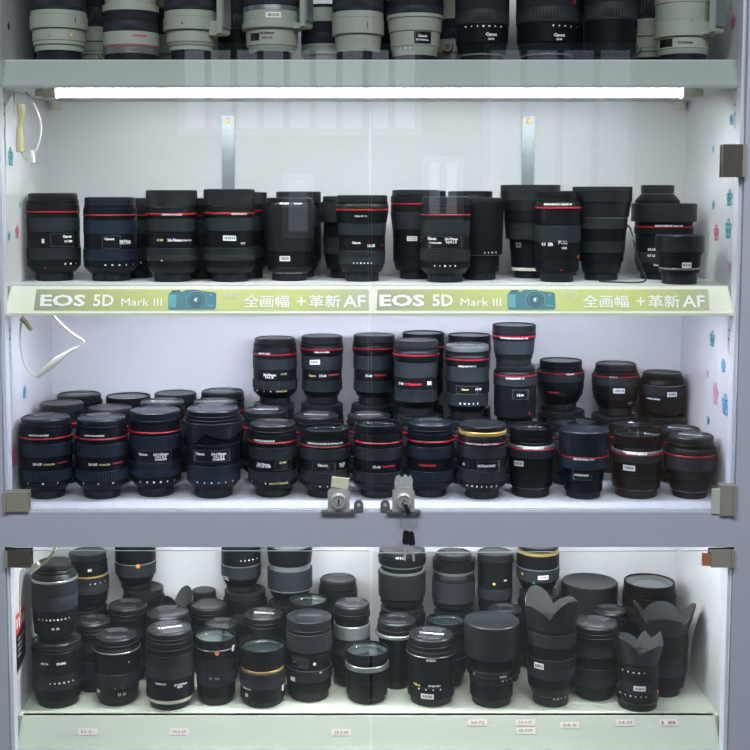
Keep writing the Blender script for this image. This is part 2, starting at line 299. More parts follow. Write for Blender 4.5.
def pinch_cap(par, z0, z1, r, suf, n, rot, text, silver):
    mb = MB(); h = z1-z0; m = 'satin' if silver else 'cap'+suf
    e = min(.0022, h*.3)
    mb.lathe([(0,z0),(r*.99,z0),(r,z0+.0006),(r,z1-e),(r-e*.9,z1),(r*.90,z1),(r*.88,z1-.0014),(r*.5,z1-.0010),(0,z1-.0008)], m, n)
    # two pinch grips with grooves, and the bridge between them
    for sg in (1, -1):
        for q in range(4):
            pts = []
            ra = r*(.86-.12*q+(.03 if q == 3 else 0)); rb = r*(.77-.12*q+(.03 if q == 3 else 0))
            a0 = (.80, .80, .84, 1.0)[q]
            for i in range(9): t = -a0+2*a0*i/8; pts.append((ra*math.cos(t), ra*math.sin(t)))
            for i in range(9): t = a0-2*a0*i/8; pts.append((rb*math.cos(t), rb*math.sin(t)))
            cr, sr = math.cos(rot+(0 if sg > 0 else PI)), math.sin(rot+(0 if sg > 0 else PI))
            mb.prism([(x*cr-y*sr, x*sr+y*cr) for x, y in pts], 'z', z1-.0016, z1+(.0001 if q < 3 else -.0003), ('black' if q in (0, 2) else 'satin_black'))
    o = mb.build('lens_cap', par)
    if text:
        t = MB(); cr, sr = math.cos(rot-PI/2), math.sin(rot-PI/2); flat_text(t, text, lambda x, y: (x*cr-y*sr, x*sr+y*cr, z1-.0004), .0085, 'print_w', width=r*1.1, bold=.03)
        t.build('cap_lettering', o, smooth=False)
    return o
def petal(mb, rb, rt, z0, zt, valley, rot, m, th=.0018, n=96, rows=8):
    out = []; inn = []
    H = zt-z0
    for j in range(rows+1):
        ro = []; ri = []
        for i in range(n):
            a = 2*PI*i/n; cc = math.cos(2*(a-rot))
            f = max(max(0, cc)**.75, .55*max(0, -cc)**.75)
            top = H*(1-valley)+H*valley*f
            z = top*j/rows; r = rb+(rt-rb)*min(1, (z/H))**.9
            ro.append((r*math.cos(a), r*math.sin(a), z0+z)); ri.append(((r-th)*math.cos(a), (r-th)*math.sin(a), z0+z))
        out.append(ro); inn.append(ri)
    vs = [p for R in out for p in R]+[p for R in inn for p in R]; o2 = n*(rows+1); fs = []
    for j in range(rows):
        for i in range(n):
            k = (i+1) % n
            fs.append([j*n+i, j*n+k, (j+1)*n+k, (j+1)*n+i]); fs.append([o2+j*n+k, o2+j*n+i, o2+(j+1)*n+i, o2+(j+1)*n+k])
    for i in range(n):
        k = (i+1) % n
        fs.append([rows*n+i, rows*n+k, o2+rows*n+k, o2+rows*n+i]); fs.append([k, i, o2+i, o2+k])
    mb.add(vs, fs, m)
    k = mb.mi('hood_felt'); base = len(mb.f)-len(fs)
    for q in range(rows*n): mb.m[base+2*q+1] = k
def glass_front(par, z, r, n):
    g = MB(); d = .0035
    g.lathe([(0,z-.010),(r,z-.010),(r,z-.0065),(r*.92,z-.0045),(r*.84,z-.0052),(r*.80,z-.0075)]+[(r*.80*math.cos(t*PI/16), z-.0075+r*.10*math.sin(t*PI/16)) for t in range(1, 8)]+[(0,z-.0075+r*.10)], 'front_glass', n)
    ob = g.build('front_glass', par)
    f = MB(); f.lathe([(0,z-.0016),(r-.0001,z-.0016),(r-.0001,z-.0010),(0,z-.0010)], 'door_glass', n); f.build('filter_glass', par)
    return ob
def make_lens(kind, bay, X, Y, Z, R, H, label, o):
    rz = math.atan2(CAM[0]-X, -(CAM[1]-Y))
    root = empty('camera_lens', (X, Y, Z), rz, label, 'camera lens', {1:'lenses on the top shelf',2:'lenses on the second shelf',3:'lenses on the third shelf',4:'lenses on the bottom shelf'}[bay])
    n = 96 if Y < .15 else 64
    suf = o.get('tint', '')
    rnd = random.Random(round(X*1e4)+round(Z*1e3)*7)
    secs = []; q0 = 0
    for (k, t1, r0, r1) in KIND[kind]:
        if k == 'red_ring': d = t1-q0; secs += [('barrel', q0+d*.18, r0*.99, r0*.99), (k, t1-d*.22, r0, r1), ('barrel', t1, r0*.985, r0*.985)]
        else: secs.append((k, t1, r0, r1))
        q0 = t1
    t0 = 0; bar = MB(); spans = []; collar = None; caps = None
    white = kind.startswith('tele') and kind[4:5].isdigit() or o.get('white')
    core = []; ct = 0; bm_ = 'white_paint' if white else 'barrel'+suf
    for (k, t1, r0, r1) in secs:
        if k == 'petal' or k == 'top' and o.get('cap') in ('hoodopen', 'filter'): core.append((ct*H, ct*H+.006, r0*R*.85, r0*R*.85)); continue
        if k == 'top':
            fr = .38 if o.get('cap') == 'pinch' else .3
            if o.get('cap', 'flat') in ('pinch', 'flat', 'flat2') and not o.get('gold'):
                q = r0*R*(1 if o.get('cap') == 'pinch' else .985); core.append((ct*H, (ct+(t1-ct)*fr)*H, q, q))
            else: core.append((ct*H, (ct+(t1-ct)*.6)*H, r0*R*.8, r0*R*.8))
            continue
        if k in ('barrel', 'white_barrel'): core.append((ct*H, t1*H, r0*R, r1*R))
        else: core.append((ct*H+(.001 if ct == 0 else 0), t1*H, min(r0, r1)*R*.9, min(r0, r1)*R*.9))
        ct = t1
    c0 = .0006; prof = [(0, core[0][0])]
    for (za, zb, ra, rb_) in core: cc = min(c0, (zb-za)*.3); prof += [(ra-cc, za), (ra, za+cc), (rb_, zb-cc), (rb_-cc, zb)]
    prof.append((0, core[-1][1])); bar.lathe(prof, bm_, n)
    for (k, t1, r0, r1) in secs:
        z0 = t0*H; z1 = t1*H; a = r0*R; b = r1*R; spans.append((z0, z1, a, b))
        if k in ('barrel',) or (k == 'top'): pass
        if k in ('barrel', 'white_barrel'): pass
        elif k == 'top':
            cap = o.get('cap', 'flat'); h = z1-z0
            if o.get('gold'):
                g = MB(); section(g, 'x', z0, z0+h*.4, a, a, 'gold', n); g.build('gold_ring', root); z0 += h*.4; h *= .6
            if cap == 'pinch':
                zz = z0+h*.38
                pinch_cap(root, zz, z1, b*.96, suf, n, PI/2+rnd.uniform(-.25, .25) if bay > 2 else rnd.uniform(0, 3), o.get('captext') or ('Canon' if ('L' in kind and bay == 3) else None), o.get('silver'))
            elif cap == 'filter':
                f = MB(); q = .0022
                e = h*.3
                f.lathe([(b*.96-q,z1-.012),(b*.96,z0),(a,z0),(a,z0+e),(a-.0007,z0+e+.0004),(a-.0007,z0+e+.0012),(b,z0+e+.0016),(b,z1-.0006),(b-.0005,z1),(b-q,z1),(b-q-.0003,z1-.012)], 'barrel'+suf, n)
                f.build('filter_ring', root)
                glass_front(root, z1, b-q-.0002, n)
            elif cap in ('slip', 'slipw', 'slipw2', 'slipt'):
                f = MB(); m = 'cap'+suf
                rib = (3, 4) if cap in ('slip', 'slipt') else ()
                f.lathe([(0,z0),(a-.0005,z0),(a,z0+.0005),(a,z0+h*.15),(a,z1-h*.2),(b,z1-.0015),(b-.0015,z1),(b*.9,z1),(b*.88,z1-.0006),(0,z1-.0006)], m, n, rib=.0005, ribrows=rib)
                f.build('lens_cap', root)
            elif cap == 'hoodopen':
                f = MB(); d = min(.03, h*.9)
                f.lathe([(a-.002,z0),(a,z0),(b,z1-.004),(b+.0004,z1-.003),(b+.0004,z1),(b-.002,z1),(b-.0022,z1-d)], 'cap'+suf, n, close=True)
                f.build('lens_hood', root)
                f = MB(); f.lathe([(0,z1-d-.004),(a*.96,z1-d-.004),(a*.96,z1-d+.002),(a*.9,z1-d+.003),(0,z1-d+.003)], 'cap'+suf, n); f.build('lens_cap', root)
            else:
                zz = z0+h*.3
                f = MB(); b2 = b*(.97 if cap == 'flat' else 1)
                f.lathe([(0,zz),(b2-.0004,zz),(b2,zz+.0004),(b2,z1-.0016),(b2-.0016,z1-.0002),(b2*.86,z1),(b2*.84,z1-.0005),(b2*.4,z1-.0002),(0,z1)], 'cap'+suf, n)
                f.build('lens_cap', root)
                if o.get('captext'):
                    t = MB(); flat_text(t, o['captext'], lambda x, y: (x, y, z1+.0003), .005, 'print_g1', width=b); t.build('cap_lettering', f and root, smooth=False)
        elif k == 'petal':
            _, fl, val = o['hood']
            f = MB()
            f.lathe([(a*.88,z0+.004),(a*.98,z0),(a*1.02,z0+.001),(a*1.02,z0+.006),(a*.96,z0+.007)], 'barrel'+suf, n, close=True)
            petal(f, a*1.0, a*fl, z0+.004, z1, val, o.get('rot', 0), 'cap'+suf)
            f.build('lens_hood', root)
            pinch_cap(root, z0+.004, z0+.014, a*.86, suf, n, .4, None, False)
        else:
            f = MB()
            m = {'red_ring':'red','silver_ring':'satin','gold_ring':'gold','white_ring':'cream_ring','zoom_ring':'rubber'+suf,'focus_ring':'rubber'+suf,'white_collar':'white_paint','hood':'cap'+suf}.get(k, 'cap'+suf)
            if k == 'hood_sleeve':
                # reversed hood: a sleeve open at the bottom, slung over the barrel; scalloped where it has petals
                if kind == 'revhood2':
                    petal(f, b*.995, a*1.0, 0, z1-z0, .6, .5, m)
                    f.v = [(x, y, z1-z) for x, y, z in f.v]; f.f = [q[::-1] for q in f.f]
                    f.lathe([(b*.93,z1-.004),(b*.995,z1-.004),(b,z1-.001),(b-.001,z1),(b*.93,z1)], m, n, close=True)
                else:
                    f.lathe([(a-.002,z0),(a-.0005,z0),(a,z0+.0005),(a+(b-a)*.6,(z0+z1)/2),(b,z1-.001),(b-.001,z1),(b*.93,z1),(b*.93,z1-.002)], m, n, close=True)
            elif k == 'hood':
                f.lathe([(0,z0),(a,z0),(a+(b-a)*.5,z0+(z1-z0)*.5),(b,z1),(b*.9,z1),(0,z1-.004)], m, n)
            else: section(f, k, z0, z1, a, b, m, n)
            ob = f.build(PART.get(k, k), root)
            if k == 'white_collar': collar = (ob, z0, z1, a)
        t0 = t1
    if bar.v: bar.build('barrel', root)
    def Rat(z):
        for z0, z1, a, b in spans:
            if z0 <= z <= z1: return a+(b-a)*(z-z0)/(z1-z0)
        return R
    def foot_mesh(a, z0, z1, r, knob=False):
        g = MB(); ca, sa = math.sin(a), -math.cos(a)
        def P(u, v, z): return (ca*u-sa*v, sa*u+ca*v, z)
        def bx(u0, u1, v, za, zb, m='white_paint'):
            vs = [P(u, w, z) for z in (za, zb) for w in (-v, v) for u in (u0, u1)]
            g.add(vs, [[0,2,3,1],[4,5,7,6],[0,1,5,4],[2,6,7,3],[0,4,6,2],[1,3,7,5]], m)
        bx(r*.9, r+.019, .010, z0, z0+(z1-z0)*.8); bx(r+.012, r+.020, .013, z0+.002, z1+.06)
        bx(r+.020, r+.023, .010, z0+.01, z1+.05, 'strip')
        return g
    if o.get('foot'):
        a, f0, f1 = o['foot']; z0, z1 = f0*H, f1*H
        if collar: par = collar[0]; rr = collar[3]
        else:
            par = root; rr = R
            cm = MB(); z1 = z0+(z1-z0)*.35; cm.lathe([(R*.9,z0),(R+.001,z0),(R+.002,z0+.001),(R+.002,z1-.001),(R+.001,z1),(R*.9,z1)], 'white_paint', n, close=True); par = cm.build('tripod_collar', root)
        foot_mesh(a, z0, z1, rr).build('tripod_foot', par)
    if o.get('knob'):
        x, t = o['knob']; a = math.asin(x); z = t*H; r = Rat(z)
        g = MB(); pts = [(math.sin(a)*(r+q), -math.cos(a)*(r+q), z) for q in (-.002, .008)]
        g.tube(pts, .007, 'white_paint', 20); pts = [(math.sin(a)*(r+q), -math.cos(a)*(r+q), z) for q in (.008, .0095)]; g.tube(pts, .0045, 'steel_dark', 16); g.build('collar_knob', root)
    # decoration wrapped on the barrel
    txt = MB()
    def wrap(a0, z0, off):
        def P(x, y):
            z = z0+y; r = Rat(z)+off; a = a0+x/r
            return (r*math.sin(a), -r*math.cos(a), z)
        return P
    def patch(mb, a0, w, z0, z1, off, m, tilt=0, nx=10, nz=4, th=.0003):
        vs = []; fs = []
        for q in (0, 1):
            for j in range(nz+1):
                for i in range(nx+1):
                    x = -w/2+w*i/nx; z = z0+(z1-z0)*j/nz+x*tilt; r = Rat(min(max(z, 0), H))+(off if q else -.0006); a = a0+x/R
                    vs.append((r*math.sin(a), -r*math.cos(a), z))
        N = (nx+1)*(nz+1)
        for j in range(nz):
            for i in range(nx):
                b = j*(nx+1)+i; fs.append([N+b, N+b+1, N+b+nx+2, N+b+nx+1])
        ring = [i for i in range(nx+1)]+[(j+1)*(nx+1)-1 for j in range(1, nz+1)]+[nz*(nx+1)+i for i in range(nx-1, -1, -1)]+[j*(nx+1) for j in range(nz-1, 0, -1)]
        for i in range(len(ring)): a, b = ring[i], ring[(i+1) % len(ring)]; fs.append([a, b, N+b, N+a])
        mb.add(vs, fs, m)
    for d in o.get('d', ()):
        k = d[0]
        if k == 'txt':
            _, s, x, t, h, c = d; a = math.asin(max(-.98, min(.98, x)))
            flat_text(txt, s, wrap(a, t*H, .0004), h*.0014, 'print_'+c, bold=.045, res=1)
        elif k == 'tick':
            _, t, x0, x1, cnt = d
            for i in range(cnt):
                a = math.asin(x0+(x1-x0)*i/max(1, cnt-1)); w = rnd.choice((.0014, .0022, .0030)); hh = rnd.choice((.0020, .0027))
                P = wrap(a, t*H, .0004); txt.add([P(-w/2,-hh/2), P(w/2,-hh/2), P(w/2,hh/2), P(-w/2,hh/2)], [[0,1,2,3]], 'print_w')
        elif k in ('win', 'plate'):
            _, x0, x1, ta, tb = d; a0, a1 = math.asin(x0), math.asin(x1); w = (a1-a0)*R
            f = MB(); patch(f, (a0+a1)/2, w+.002, ta*H-.0008, tb*H+.0008, .0001, 'window_rim', nx=16); patch(f, (a0+a1)/2, w, ta*H, tb*H, .0003, 'window', nx=16)
            f.build('distance_window' if k == 'win' else 'name_plate', root)
        elif k == 'bar':
            _, x, t, w, h, tl = d; a = math.asin(x); w *= .00115; h *= .00115; tl = math.radians(tl)
            f = MB(); patch(f, a, w, t*H-h/2, t*H+h/2, .0006, 'sticker', tl)
            px = -w*.36
            while px < w*.36:
                bw = rnd.choice((.0005, .0008, .0012)); zc = t*H+px*tl
                P = wrap(a, zc, .00075); f.add([P(px,-h*.24), P(px+bw,-h*.24), P(px+bw,h*.28), P(px,h*.28)], [[0,1,2,3]], 'ink'); px += bw+rnd.choice((.0005, .0009))
            f.build('barcode_sticker', root)
        elif k == 'bar2' or k == 'lab':
            if k == 'bar2': _, x, t, w, h, tl = d
            else: _, x, t, w, h = d
            a = math.asin(x); f = MB(); patch(f, a, w*.001, t*H-h*.0005, t*H+h*.0005, .0006, 'sticker' if k == 'lab' else 'print_g1')
            if k == 'bar2': patch(f, a, w*.0006, t*H-h*.0003, t*H+h*.0003, .0008, 'teal_d')
            f.build('small_label', root)
        elif k == 'redbar':
            _, x, t = d; f = MB(); patch(f, math.asin(x), .006, t*H-.008, t*H+.01, .0006, 'red'); f.build('red_mark', root)
        elif k == 'dot':
            _, x, t, r, c = d; a = math.asin(x); P = wrap(a, t*H, .0007); r *= .001
            txt.add([P(0,0)]+[P(r*math.cos(q*PI/8), r*math.sin(q*PI/8)) for q in range(16)], [[0, 1+q, 1+(q+1) % 16] for q in range(16)], 'print_'+c)
    if txt.v: txt.build('printed_lettering', root, smooth=False)
    return root
LENSES = [
 ('tele1',1,-0.4790,0.0950,1.6510,0.0437,0.2000,'white telephoto lens with black rear end, leftmost at the front of the top shelf',{'cap': 'pinch', 'd': [('txt', '|', 0.55, 0.31, 6, 'k'), ('dot', -0.35, 0.19, 1, 'k'), ('dot', 0.45, 0.2, 2.5, 'y')]}),
 ('tele2',1,-0.3685,0.0950,1.6510,0.0430,0.2000,'white telephoto lens with a thin red ring low on its barrel, on the top shelf',{'cap': 'pinch', 'd': [('txt', 'ULTRASONIC', 0.3, 0.19, 2.2, 'r'), ('txt', '1.5 2 3 5', 0.1, 0.085, 2.2, 'k')]}),
 ('tele3',1,-0.2764,0.0950,1.6510,0.0422,0.2000,'white telephoto lens, third from left on the top shelf, collar foot rising on its right',{'cap': 'pinch', 'foot': (1, 0.2, 0.33), 'd': [('dot', -0.3, 0.28, 1.2, 'k')]}),
 ('tele4',1,-0.1521,0.0950,1.6510,0.0437,0.2000,'white telephoto lens with a barcode sticker and tripod foot, on the top shelf',{'cap': 'pinch', 'foot': (1.05, 0.25, 0.39), 'd': [('bar', 0.05, 0.34, 20, 7, 0), ('txt', '70-200mm', -0.2, 0.21, 3.2, 'k'), ('txt', '1:2.8 L IS II', -0.2, 0.175, 2.2, 'k'), ('plate', -0.8, -0.5, 0.16, 0.21)]}),
 ('tele5',1,-0.0200,0.0950,1.6510,0.0399,0.2000,'cream telephoto lens with a wide black grip above, fifth from left on the top shelf',{'cap': 'pinch', 'd': [('txt', '|', 0.35, 0.27, 5, 'k'), ('dot', 0.3, 0.09, 1, 'k')]}),
 ('tele6',1,0.0675,0.0950,1.6510,0.0437,0.2000,'white telephoto lens with a black name plate low on its front, on the top shelf',{'cap': 'pinch', 'd': [('plate', -0.02, 0.62, 0.135, 0.22), ('txt', 'Canon', 0.3, 0.19, 3.2, 'w'), ('txt', 'EF 70-300mm', 0.3, 0.16, 2.2, 'w'), ('tick', 0.1, -0.6, -0.2, 3)]}),
 ('teleb',1,0.1703,0.0950,1.6510,0.0414,0.2000,'black telephoto lens with white lettering, right of the white lens with the name plate',{'cap': 'pinch', 'd': [('txt', 'Canon', 0.35, 0.2, 4, 'w'), ('txt', '28-70', 0.35, 0.165, 2.6, 'w'), ('tick', 0.26, -0.6, 0.7, 7)]}),
 ('teleb',1,0.2709,0.1000,1.6510,0.0477,0.2100,'widest black telephoto lens of the top shelf with white lettering on its right half',{'cap': 'pinch', 'd': [('txt', 'Canon', 0.4, 0.185, 4, 'w'), ('txt', '28-80', 0.4, 0.155, 2.6, 'w'), ('tick', 0.25, 0.2, 0.95, 5), ('redbar', 0.85, 0.45)]}),
 ('teleb2',1,0.3679,0.1000,1.6510,0.0415,0.2100,'plain black telephoto lens near the right end of the top shelf',{'cap': 'pinch'}),
 ('tele7',1,0.4789,0.0950,1.6510,0.0437,0.2000,'beige telephoto lens with a collar foot, rightmost on the top shelf',{'cap': 'pinch', 'foot': (0.95, 0.2, 0.31), 'd': [('plate', -0.85, -0.4, 0.1, 0.17), ('txt', '70-200mm', 0.1, 0.14, 3.2, 'k'), ('dot', 0.6, 0.38, 1.6, 'g'), ('dot', 0.3, 0.3, 1, 'k')]}),
 ('tele1',1,-0.4397,0.1900,1.6510,0.0322,0.1700,'small white lens mostly hidden between the two leftmost telephoto lenses of the top shelf',{'cap': 'flat', 'knob': (0.3, 0.12)}),
 ('teleb',1,-0.3188,0.1900,1.6510,0.0322,0.1900,'white ringed lens standing behind and between the second and third telephoto lenses',{'white': 1, 'cap': 'flat', 'foot': (-0.9, 0.12, 0.3)}),
 ('teleb2',1,-0.2125,0.1900,1.6510,0.0338,0.2000,'dark lens in the gap left of the barcoded white telephoto lens on the top shelf',{'cap': 'flat'}),
 ('tele5',1,-0.0738,0.1850,1.6510,0.0370,0.1000,'small beige lens behind, left of the cream telephoto lens on the top shelf',{'cap': 'flat'}),
 ('tele2',1,0.1368,0.1850,1.6510,0.0370,0.2000,'cream lens with a round knob on its collar, behind the first black telephoto lens',{'cap': 'flat', 'knob': (-0.25, 0.16)}),
 ('tele1',1,0.4471,0.1850,1.6510,0.0354,0.2000,'beige lens with round collar knob, behind and left of the rightmost top shelf lens',{'cap': 'flat', 'knob': (-0.45, 0.16), 'foot': (-0.8, 0.12, 0.3)}),
 ('teleb2',1,-0.5226,0.2400,1.6510,0.0314,0.2000,'slim dark lens at the very left rear of the top shelf',{'cap': 'flat'}),  # this and the next two lenses are added to darken the gaps
 ('teleb2',1,0.0377,0.2000,1.6510,0.0324,0.2000,'dark lens behind and between the cream and the name plate lenses of the top shelf',{'cap': 'flat'}),
 ('teleb2',1,0.3374,0.2000,1.6510,0.0356,0.2100,'dark lens behind and between the two rightmost black telephoto lenses',{'cap': 'flat'}),
 ('zoomL',2,-0.5105,0.1667,1.3127,0.0428,0.1404,'dark zoom lens with red ring, leftmost on the second shelf',{'cap': 'pinch', 'd': [('win', -0.1, 0.75, 0.4, 0.54), ('txt', 'Canon', 0.5, 0.51, 3.4, 'w'), ('txt', 'IS USM', 0.55, 0.455, 2.8, 'w'), ('txt', 'II', -0.4, 0.46, 5, 'w'), ('tick', 0.2, 0.4, 0.8, 3), ('dot', -0.35, 0.16, 1.2, 'r')]}),
 ('zoomL',2,-0.4180,0.1627,1.3127,0.0436,0.1340,'blue-black zoom lens with red ring, second from left at the front of the second shelf',{'cap': 'flat', 'tint': 'blue', 'd': [('win', -0.3, 0.35, 0.4, 0.54), ('txt', 'Canon', -0.05, 0.51, 3.4, 'w'), ('txt', '24-70mm', 0.55, 0.48, 3.4, 'w'), ('txt', '1:2.8 L II USM', 0.55, 0.455, 2.2, 'w'), ('tick', 0.2, -0.2, 0.8, 5)]}),
 ('zoomL',2,-0.3841,0.2304,1.3127,0.0312,0.1322,'lens partly hidden behind the second lens from the left on the second shelf',{'cap': 'pinch', 'd': [('tick', 0.2, 0.1, 0.8, 3)]}),
 ('zoomF',2,-0.3162,0.1447,1.3127,0.0408,0.1450,'ribbed zoom lens with wide flat black cap, third from left on the second shelf',{'cap': 'slip', 'd': [('txt', 'CANON ZOOM LENS', 0, 0.735, 2, 'w'), ('txt', '24-70mm', 0.1, 0.46, 3.6, 'w'), ('txt', 'ULTRASONIC', 0.6, 0.455, 2, 'w'), ('txt', 'AF MF', -0.5, 0.46, 2.4, 'g0'), ('tick', 0.24, -0.9, -0.4, 2)]}),
 ('zoomL',2,-0.2750,0.2067,1.3127,0.0329,0.1322,'dark lens behind, in the gap between the third and fourth lenses of the second shelf',{'cap': 'flat'}),
 ('zoomF',2,-0.2248,0.1479,1.3127,0.0409,0.1466,'ribbed zoom lens with white barcode sticker, below the left metal strip of the second shelf',{'cap': 'slip', 'd': [('txt', 'CANON LENS EF', 0.4, 0.735, 2.2, 'w'), ('bar', 0.0, 0.475, 19, 7, -2), ('txt', '1:2.8', 0.55, 0.42, 2.6, 'w')]}),
 ('zoomL',2,-0.1985,0.2159,1.3127,0.0312,0.1421,'lens peeking out right of the barcoded lens at the left of the second shelf',{'cap': 'slip', 'd': [('dot', 0.8, 0.46, 1.2, 'r')]}),
 ('revhood',2,-0.1298,0.1658,1.3127,0.0429,0.1331,'plump lens wearing a smooth reversed hood above a barcode sticker, on the second shelf',{'cap': 'flat', 'd': [('txt', 'EFS LENS', -0.2, 0.93, 2.2, 'w'), ('txt', 'MACRO', 0.35, 0.93, 2.2, 'w'), ('bar', -0.2, 0.275, 17, 7, 0)]}),
 ('zoomH',2,-0.1178,0.2480,1.3127,0.0379,0.1430,'taller dark lens behind the lens with the reversed smooth hood',{'cap': 'slip'}),
 ('wideL',2,-0.0128,0.1507,1.3127,0.0426,0.1372,'flared wide zoom lens with red ring at the door gap on the second shelf',{'cap': 'flat', 'd': [('txt', '0.28m 0.5 1 2', -0.05, 0.76, 2.2, 'w'), ('txt', 'Canon', -0.25, 0.455, 3, 'w'), ('txt', '16-35', 0.4, 0.42, 3.6, 'w'), ('txt', 'USM', 0.85, 0.42, 2, 'r'), ('tick', 0.22, -0.35, 0.4, 6)]}),
 ('petrev',2,-0.0399,0.2308,1.3127,0.0412,0.1355,'lens with hood tab sticking out left, behind the flared zoom at the door gap',{'cap': 'flat'}),
 ('zoomR',2,0.0761,0.2046,1.3127,0.0412,0.1457,'lens with high red ring and barcode sticker, first right of the second shelf door gap',{'cap': 'flat', 'd': [('bar', -0.15, 0.46, 16, 6.5, 0)]}),
 ('zoomL',2,0.1033,0.2718,1.3127,0.0301,0.1447,'dark lens peeking above between the first two lenses right of the door gap',{'cap': 'flat'}),
 ('zoomL',2,0.1192,0.1331,1.3127,0.0400,0.1350,'zoom lens with red ring and much white lettering, second right of the door gap',{'cap': 'flat', 'd': [('win', -0.95, 0.9, 0.4, 0.54), ('txt', 'Canon', -0.55, 0.515, 3.6, 'w'), ('txt', 'ULTRASONIC', -0.4, 0.465, 2, 'w'), ('txt', '24-70mm', 0.25, 0.51, 3.4, 'w'), ('txt', '1:2.8 L II', 0.25, 0.475, 3, 'w'), ('tick', 0.2, -0.4, 0.4, 5)]}),
 ('plainS',2,0.1803,0.1821,1.3127,0.0375,0.1331,'smooth black lens without red ring, third right of the door gap on the second shelf',{'cap': 'flat', 'd': [('tick', 0.34, 0.2, 0.7, 4)]}),
 ('plainS',2,0.1708,0.2578,1.3127,0.0381,0.1438,'smooth dark lens behind, its cap showing above the plain black lens',{'cap': 'slip'}),
 ('tallhood',2,0.2674,0.2276,1.3127,0.0491,0.1538,'tall dark lens with wide hood and pale ring at its foot, left of macro lens',{'cap': 'hoodopen', 'd': [('bar2', -0.55, 0.36, 14, 8, 0)]}),
 ('macroL',2,0.2985,0.1399,1.3127,0.0367,0.1434,'slim macro lens with orange dot, in front of the two wide hooded lenses',{'cap': 'filter', 'd': [('txt', 'CANON MACRO LENS EF 100', 0, 0.855, 2.2, 'w'), ('txt', '0.3', -0.6, 0.42, 4, 'w'), ('txt', 'm', -0.3, 0.42, 4, 'w'), ('txt', 'FULL', 0.25, 0.44, 4, 'w'), ('txt', 'ON', 0.3, 0.38, 3, 'w'), ('dot', 0.93, 0.28, 3, 'o'), ('dot', 0.2, 0.14, 1.2, 'r')]}),
 ('tallhood2',2,0.3761,0.1745,1.3127,0.0474,0.1506,'tall dark lens with a wide flat hood, right behind the slim macro lens',{'cap': 'hoodopen'}),
 ('wideprime',2,0.4827,0.2000,1.3127,0.0526,0.1238,'broad lens with wide slip-on cap and red ring, right end of the second shelf',{'cap': 'slipw', 'd': [('txt', 'CANON LENS EF 14mm 1:2.8', 0.2, 0.71, 2.2, 'w'), ('txt', '0.2 0.3', -0.4, 0.4, 3, 'w'), ('txt', '0.7 1.5', -0.4, 0.32, 3, 'w'), ('txt', 'Canon', -0.2, 0.2, 2.6, 'w')]}),
 ('flipped',2,0.4717,0.2000,1.4365,0.0360,0.0295,'small upside down lens stacked on the broad lens at the second shelf right end',{}),
 ('smallprime',2,0.4792,0.0851,1.3127,0.0371,0.0759,'short lens with barcode sticker, rightmost at the front of the second shelf',{'cap': 'slip', 'd': [('bar', 0.35, 0.4, 15, 7, 0)]}),
 ('zoomF2',3,-0.5110,0.0896,0.9767,0.0416,0.1269,'leftmost zoom lens in the front row of the third shelf, beside the left wall',{'cap': 'pinch', 'tint': 'blue', 'd': [('txt', 'CANON ZOOM LENS', -0.3, 0.815, 2, 'w'), ('txt', '24-105', -0.35, 0.46, 3.2, 'w'), ('txt', 'STABILIZER', 0.1, 0.455, 2, 'g0'), ('txt', 'ULTRASONIC', 0.62, 0.46, 2, 'r'), ('tick', 0.22, -0.7, 0.4, 3)]}),
 ('zoomF2',3,-0.4234,0.0897,0.9767,0.0417,0.1263,'second lens from the left in the front row of the third shelf',{'cap': 'pinch', 'tint': 'blue', 'd': [('txt', 'CANON ZOOM LENS', -0.3, 0.815, 2, 'w'), ('txt', '24-105', -0.35, 0.46, 3.2, 'w'), ('txt', 'STABILIZER', 0.1, 0.455, 2, 'g0'), ('txt', 'ULTRASONIC', 0.62, 0.46, 2, 'r'), ('tick', 0.22, -0.7, 0.4, 3)]}),
 ('zoomL2',3,-0.3407,0.1034,0.9767,0.0413,0.1351,'smooth capped lens with dark red ring, third in the third shelf front row',{'cap': 'flat', 'tint': 'blue', 'd': [('win', -0.75, 0.6, 0.44, 0.56), ('txt', 'Canon', -0.5, 0.525, 3.4, 'w'), ('txt', '24-105mm', 0.2, 0.525, 3.4, 'w'), ('txt', '1:4 L IS II', 0.2, 0.495, 2.8, 'w'), ('txt', 'STABILIZER', 0.2, 0.465, 2.2, 'w'), ('tick', 0.2, -0.6, 0.7, 6)]}),
 ('revhood2',3,-0.2482,0.0963,0.9767,0.0483,0.1396,'largest lens of the third shelf front row, wearing a reversed petal hood without red ring',{'cap': 'pinch', 'tint': 'blue', 'd': [('win', -0.75, 0.6, 0.44, 0.56), ('txt', 'Canon', -0.5, 0.525, 3.4, 'w'), ('txt', '24-105mm', 0.2, 0.525, 3.4, 'w'), ('txt', '1:4 L IS II', 0.2, 0.495, 2.8, 'w'), ('txt', 'STABILIZER', 0.2, 0.465, 2.2, 'w'), ('tick', 0.2, -0.6, 0.7, 6)]}),
 ('zoomF2',3,-0.1542,0.0991,0.9767,0.0396,0.1157,'lens with yellow print low on its barrel, fifth in the third shelf front row',{'cap': 'pinch', 'd': [('txt', 'CANON ZOOM LENS EF', -0.4, 0.8, 2, 'w'), ('txt', '24-70mm', -0.4, 0.48, 3.4, 'w'), ('txt', '1:4 L IS USM', -0.4, 0.45, 2.8, 'w'), ('win', 0.1, 0.75, 0.4, 0.53), ('txt', 'AF MF', 0.4, 0.5, 2.4, 'g0'), ('tick', 0.22, -0.85, -0.3, 2), ('txt', 'IMAGE STABILIZER', 0.25, 0.22, 2.2, 'g0')]}),
